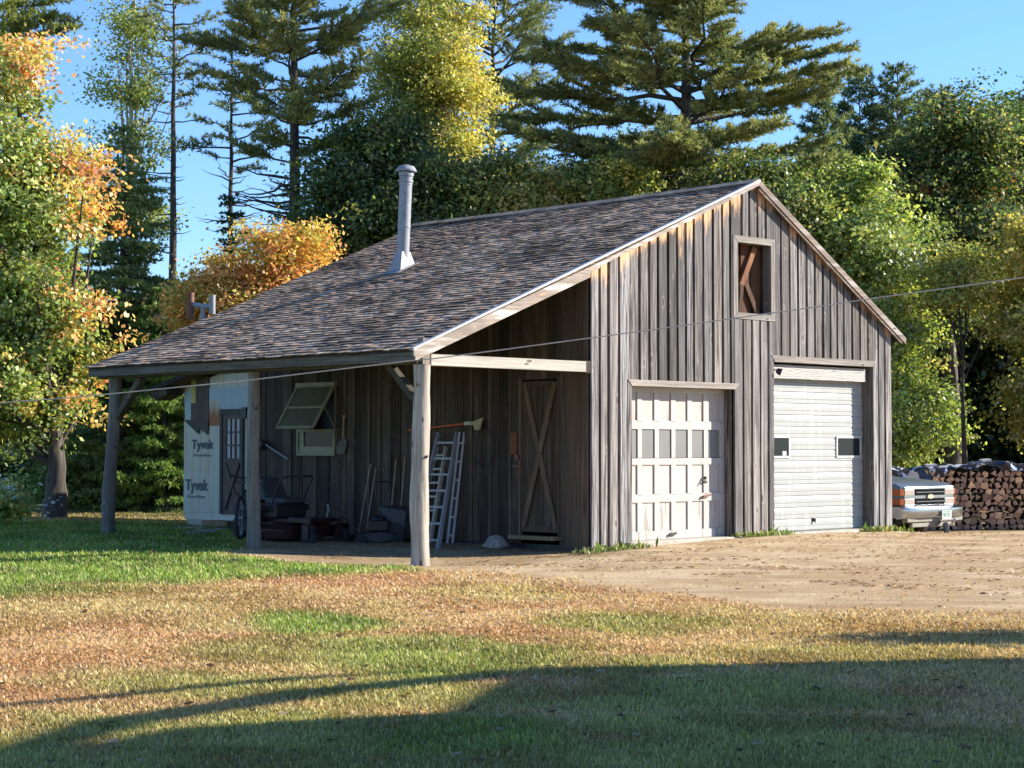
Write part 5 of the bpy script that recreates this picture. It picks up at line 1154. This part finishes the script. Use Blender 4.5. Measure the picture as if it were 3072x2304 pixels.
# --- shrubs and small trunks at the back of the lawn
for i, (x, y, hw, hh, d, pal, lab) in enumerate(((420,1450,95,75,42.5,mixpal((LGRN, 4), (YEL, .6)),'bright leafy shrub seen between the back post and the outbuilding'),
    (500,1400,80,110,43,mixpal((OLV, 2), (LGRN, 2), (ORG, .2)),'taller thin shrub close to the outbuilding wall'),
    (260,1470,110,60,42,mixpal((GRN, 3), (LGRN, 1)),'low shrub right of the maple trunk'),
    (0,1515,28,40,31,mixpal((LGRN, 2), (YEL, 1), ([(.5,.5,.45)], .6)),'small pale-leaved shrub at the left edge of the lawn'),
    (60,1400,200,60,50,mixpal((DGR, 1)),'dark hedge-like shrub in the shade behind the maple trunk'),
    (300,1380,160,120,52,mixpal((DGR, 2), (GRN, 1)),'shaded shrub mass between the maple trunk and the back post'))):
    broadleaf('shrub', lab, x, d, [(x, y+10), (x, y-30)], [(x, y, hw, hh)], int(60+hw*hh/45), 40, .10, pal, 80+i, trunk_r=.03, sig=.16, cat='shrub', nbr=14)
for i, (x, d, yt, r_, lab) in enumerate(((458, 43, 1280, .10, 'pale birch trunk behind the shrub near the outbuilding'), (474, 43.5, 1300, .045, 'slim trunk standing next to the pale birch'))):
    X, Y, Z = at(x, yt, d); mb = MB(); z0 = float(zg(X, Y)); mb.path([(0,0,z0-.1), (.05,.02,(Z+z0)/2), (.02,0,Z+3.2)], [r_*1.2, r_, r_*.5], 9, wob=.06)
    tr = thing('birch_tree', lab, 'birch', (X, Y, 0)); obj('trunk', mb, mt['birch'], tr, smooth=True)
# --- far woods: one mass of foliage
rng = np.random.default_rng(77); n = 11500
xx = rng.uniform(-900, 4000, n); ylim = np.interp(xx, [-900, 0, 200, 560, 760, 960, 1400, 1700, 2300, 2450, 2700, 3000, 4000], [500, 560, 900, 1010, 930, 680, 590, 580, 560, 450, 440, 350, 320])
d_ = rng.uniform(54, 78, n); xx[9000:] = rng.uniform(2600, 3500, 2500); d_[9000:] = rng.uniform(50, 58, 2500); ylim = ylim+60*(fbm(xx/90, xx*0, 8)-.5)*2; yy = HZ+20-(HZ+20-ylim)*rng.random(n)**.9
k_ = d_/F; r_ = (xx-1536)*k_; cen = np.stack([CX+r_*RH[0]+d_*DH[0], CY+r_*RH[1]+d_*DH[1], np.maximum(.2, CZ+(HZ-yy)*k_)], -1)
yy[9000:] = rng.uniform(820, 1440, 2500); cen[9000:] = np.stack([CX+(xx-1536)*d_/F*RH[0]+d_*DH[0], CY+(xx-1536)*d_/F*RH[1]+d_*DH[1], np.maximum(.2, CZ+(HZ-yy)*d_/F)], -1)[9000:]
per = 34; idx = np.repeat(np.arange(n), per); C = cen[idx]+rng.normal(0, 1, (len(idx), 3))*[.55,.55,.34]
allp = np.array(DGR*4+GRN*3+OLV*2+LGRN); cl = allp[rng.integers(0, len(allp), n)]; N_ = nrmz(rng.normal(0, .8, C.shape)+UP*.6); D_ = nrmz(np.cross(N_, rng.normal(size=C.shape)))
cl = np.where((xx > 2650)[:, None] & (yy > 850)[:, None], np.array([.03,.055,.018]), cl)  # leaves behind the woodpile darkened in place of shade inside the wood
L_ = rng.uniform(.16, .32, len(C))
wo = leaves_mesh('far_woods', C, D_, N_, L_, L_*.7, cl[idx]*rng.uniform(.7, 1.3, (len(C), 1)), mt['leaf'], None, (0,0,0)); tag(wo, 'continuous green woods closing the view behind the single trees', 'woods', kind='stuff')
# weeds along the foot of the front wall
def weeds(x0, x1, n, label, ysrc=None):
    rr = np.random.default_rng(int(x0*100)+500); X = rr.uniform(x0, x1, n); Y = rr.normal(-.16, .09, n); t = rr.random(n)
    z = zg(X, Y); th = rr.uniform(0, 6.3, n); ln = rr.uniform(.1, .9, n); L = rr.uniform(.03, .11, n)*np.where(rr.random(n) < .06, 1.8, 1)
    D = np.stack([np.cos(th)*np.sin(ln), np.sin(th)*np.sin(ln), np.cos(ln)], -1); C = np.stack([X, Y, z], -1)+D*L[:, None]*.5; Nn = nrmz(rr.normal(size=(n, 3)))
    col = np.where((t < .7)[:, None], np.array([.12,.19,.04]), np.array([.35,.33,.15]))*rr.uniform(.6, 1.4, (n, 1))
    o = leaves_mesh('weeds', C, D, Nn, L, L*rr.uniform(.12, .4, n), col, mt['leaf'], None, (0,0,0)); tag(o, label, 'weeds')
weeds(-.35, .95, 520, 'weeds at the left front corner of the barn'); weeds(3.1, 4.35, 420, 'weeds below the boards between the two garage doors'); weeds(6.35, 7.75, 620, 'weeds at the right front corner of the barn beside the truck')
# ================================================================== outside the frame: what throws the long shadows across the lawn
def ob(r_, d_, z_): X, Y = W(r_, d_); return Vector((X, Y, z_))
hs_ = thing('house', 'plain unseen house outside the frame on the right, outline shaped for its shadow', 'house', tuple(ob(12, 9, 0)))
mb = MB()
prof_h = [(13.3,-.1),(13.3,4.03),(11.45,4.22),(11.25,4.68),(9.6,5.08),(7.2,6.1),(4.5,5.0),(2.5,4.2),(2.5,-.1)]  # outline stepped to fit the shade it casts on the lawn
mb.extr([ob(8.7, d_, z_) for d_, z_ in prof_h], tuple(Vector(W(6, 0)+(0,))-Vector(W(0, 0)+(0,))))
obj('wall', mb, plain('house_paint', (.6,.6,.55), .7), hs_, True)
mb = MB(); mb.extr([ob(8.68, d_, z_) for d_, z_ in ((11.2,4.70),(7.2,6.11),(2.3,4.15),(2.3,4.25),(7.2,6.25),(11.2,4.80))], tuple((Vector(W(6, 0)+(0,))-Vector(W(0, 0)+(0,)))*1.01)); obj('roof', mb, mt['steel_dark'], hs_, True)
tb_ = thing('dead_tree', 'old leafless tree beside the house outside the frame', 'tree', tuple(ob(9.8, 14.95, 0)))
mb = MB(); base = ob(9.8, 14.95, 0)
def up_(g, z): return ob(g[0]+2.194*z*.983, g[1]+2.194*z*.186, z)
mb.path([base+Vector((0,0,-.1)), base+Vector((.05,.05,1.6)), base+Vector((0,.1,2.8)), base+Vector((.0,0,3.3))], [.26,.20,.15,.06], 10, wob=.05)
mb.path([base+Vector((0,0,2.3)), up_((4.2,13.8),2.75), up_((3.2,13.62),3.0), up_((2.5,13.5),3.1)], [.12,.11,.09,.04], 8, wob=.2)
obj('trunk', mb, mt['bark'], tb_, True, smooth=True)
rng = np.random.default_rng(3); cen = np.array([list(up_((rng.uniform(2.6, 5.5), 13.65+rng.normal(0, .12)), rng.uniform(2.7, 3.4))) for _ in range(60)])
idx = np.repeat(np.arange(60), 60); C = cen[idx]+rng.normal(0, .16, (len(idx), 3)); N_ = nrmz(rng.normal(size=C.shape)+UP); D_ = nrmz(np.cross(N_, rng.normal(size=C.shape))); L_ = rng.uniform(.08, .14, len(C))
leaves_mesh('leaves', C, D_, N_, L_, L_*.7, np.tile([.1,.15,.03], (len(C), 1)), mt['leaf'], tb_, tuple(tb_.location))

b2 = ob(8.15, 12.75, 0); tc_ = thing('bare_tree', 'second leafless tree close to the house outside the frame', 'tree', tuple(b2)); mb = MB()
mb.path([b2+Vector((0,0,-.1)), b2+Vector((.03,.03,1.6)), b2+Vector((0,0,3.55))], [.24,.19,.14], 10, wob=.05)
mb.path([b2+Vector((0,0,3.3)), up_((-.1,11.33),3.8), up_((-1.08,10.65),4.0), up_((-2.02,9.42),4.25), up_((-2.4,8.1),4.5)], [.13,.12,.12,.10,.07], 8, wob=.1)
mb.path([b2+Vector((0,0,3.4)), up_((-.35,11.5),3.9), up_((-1.22,11.29),4.2), up_((-2.77,10.02),4.6), up_((-4,9.6),4.8)], [.08,.03,.055,.055,.03], 8, wob=.1)
obj('trunk', mb, mt['bark'], tc_, True, smooth=True)
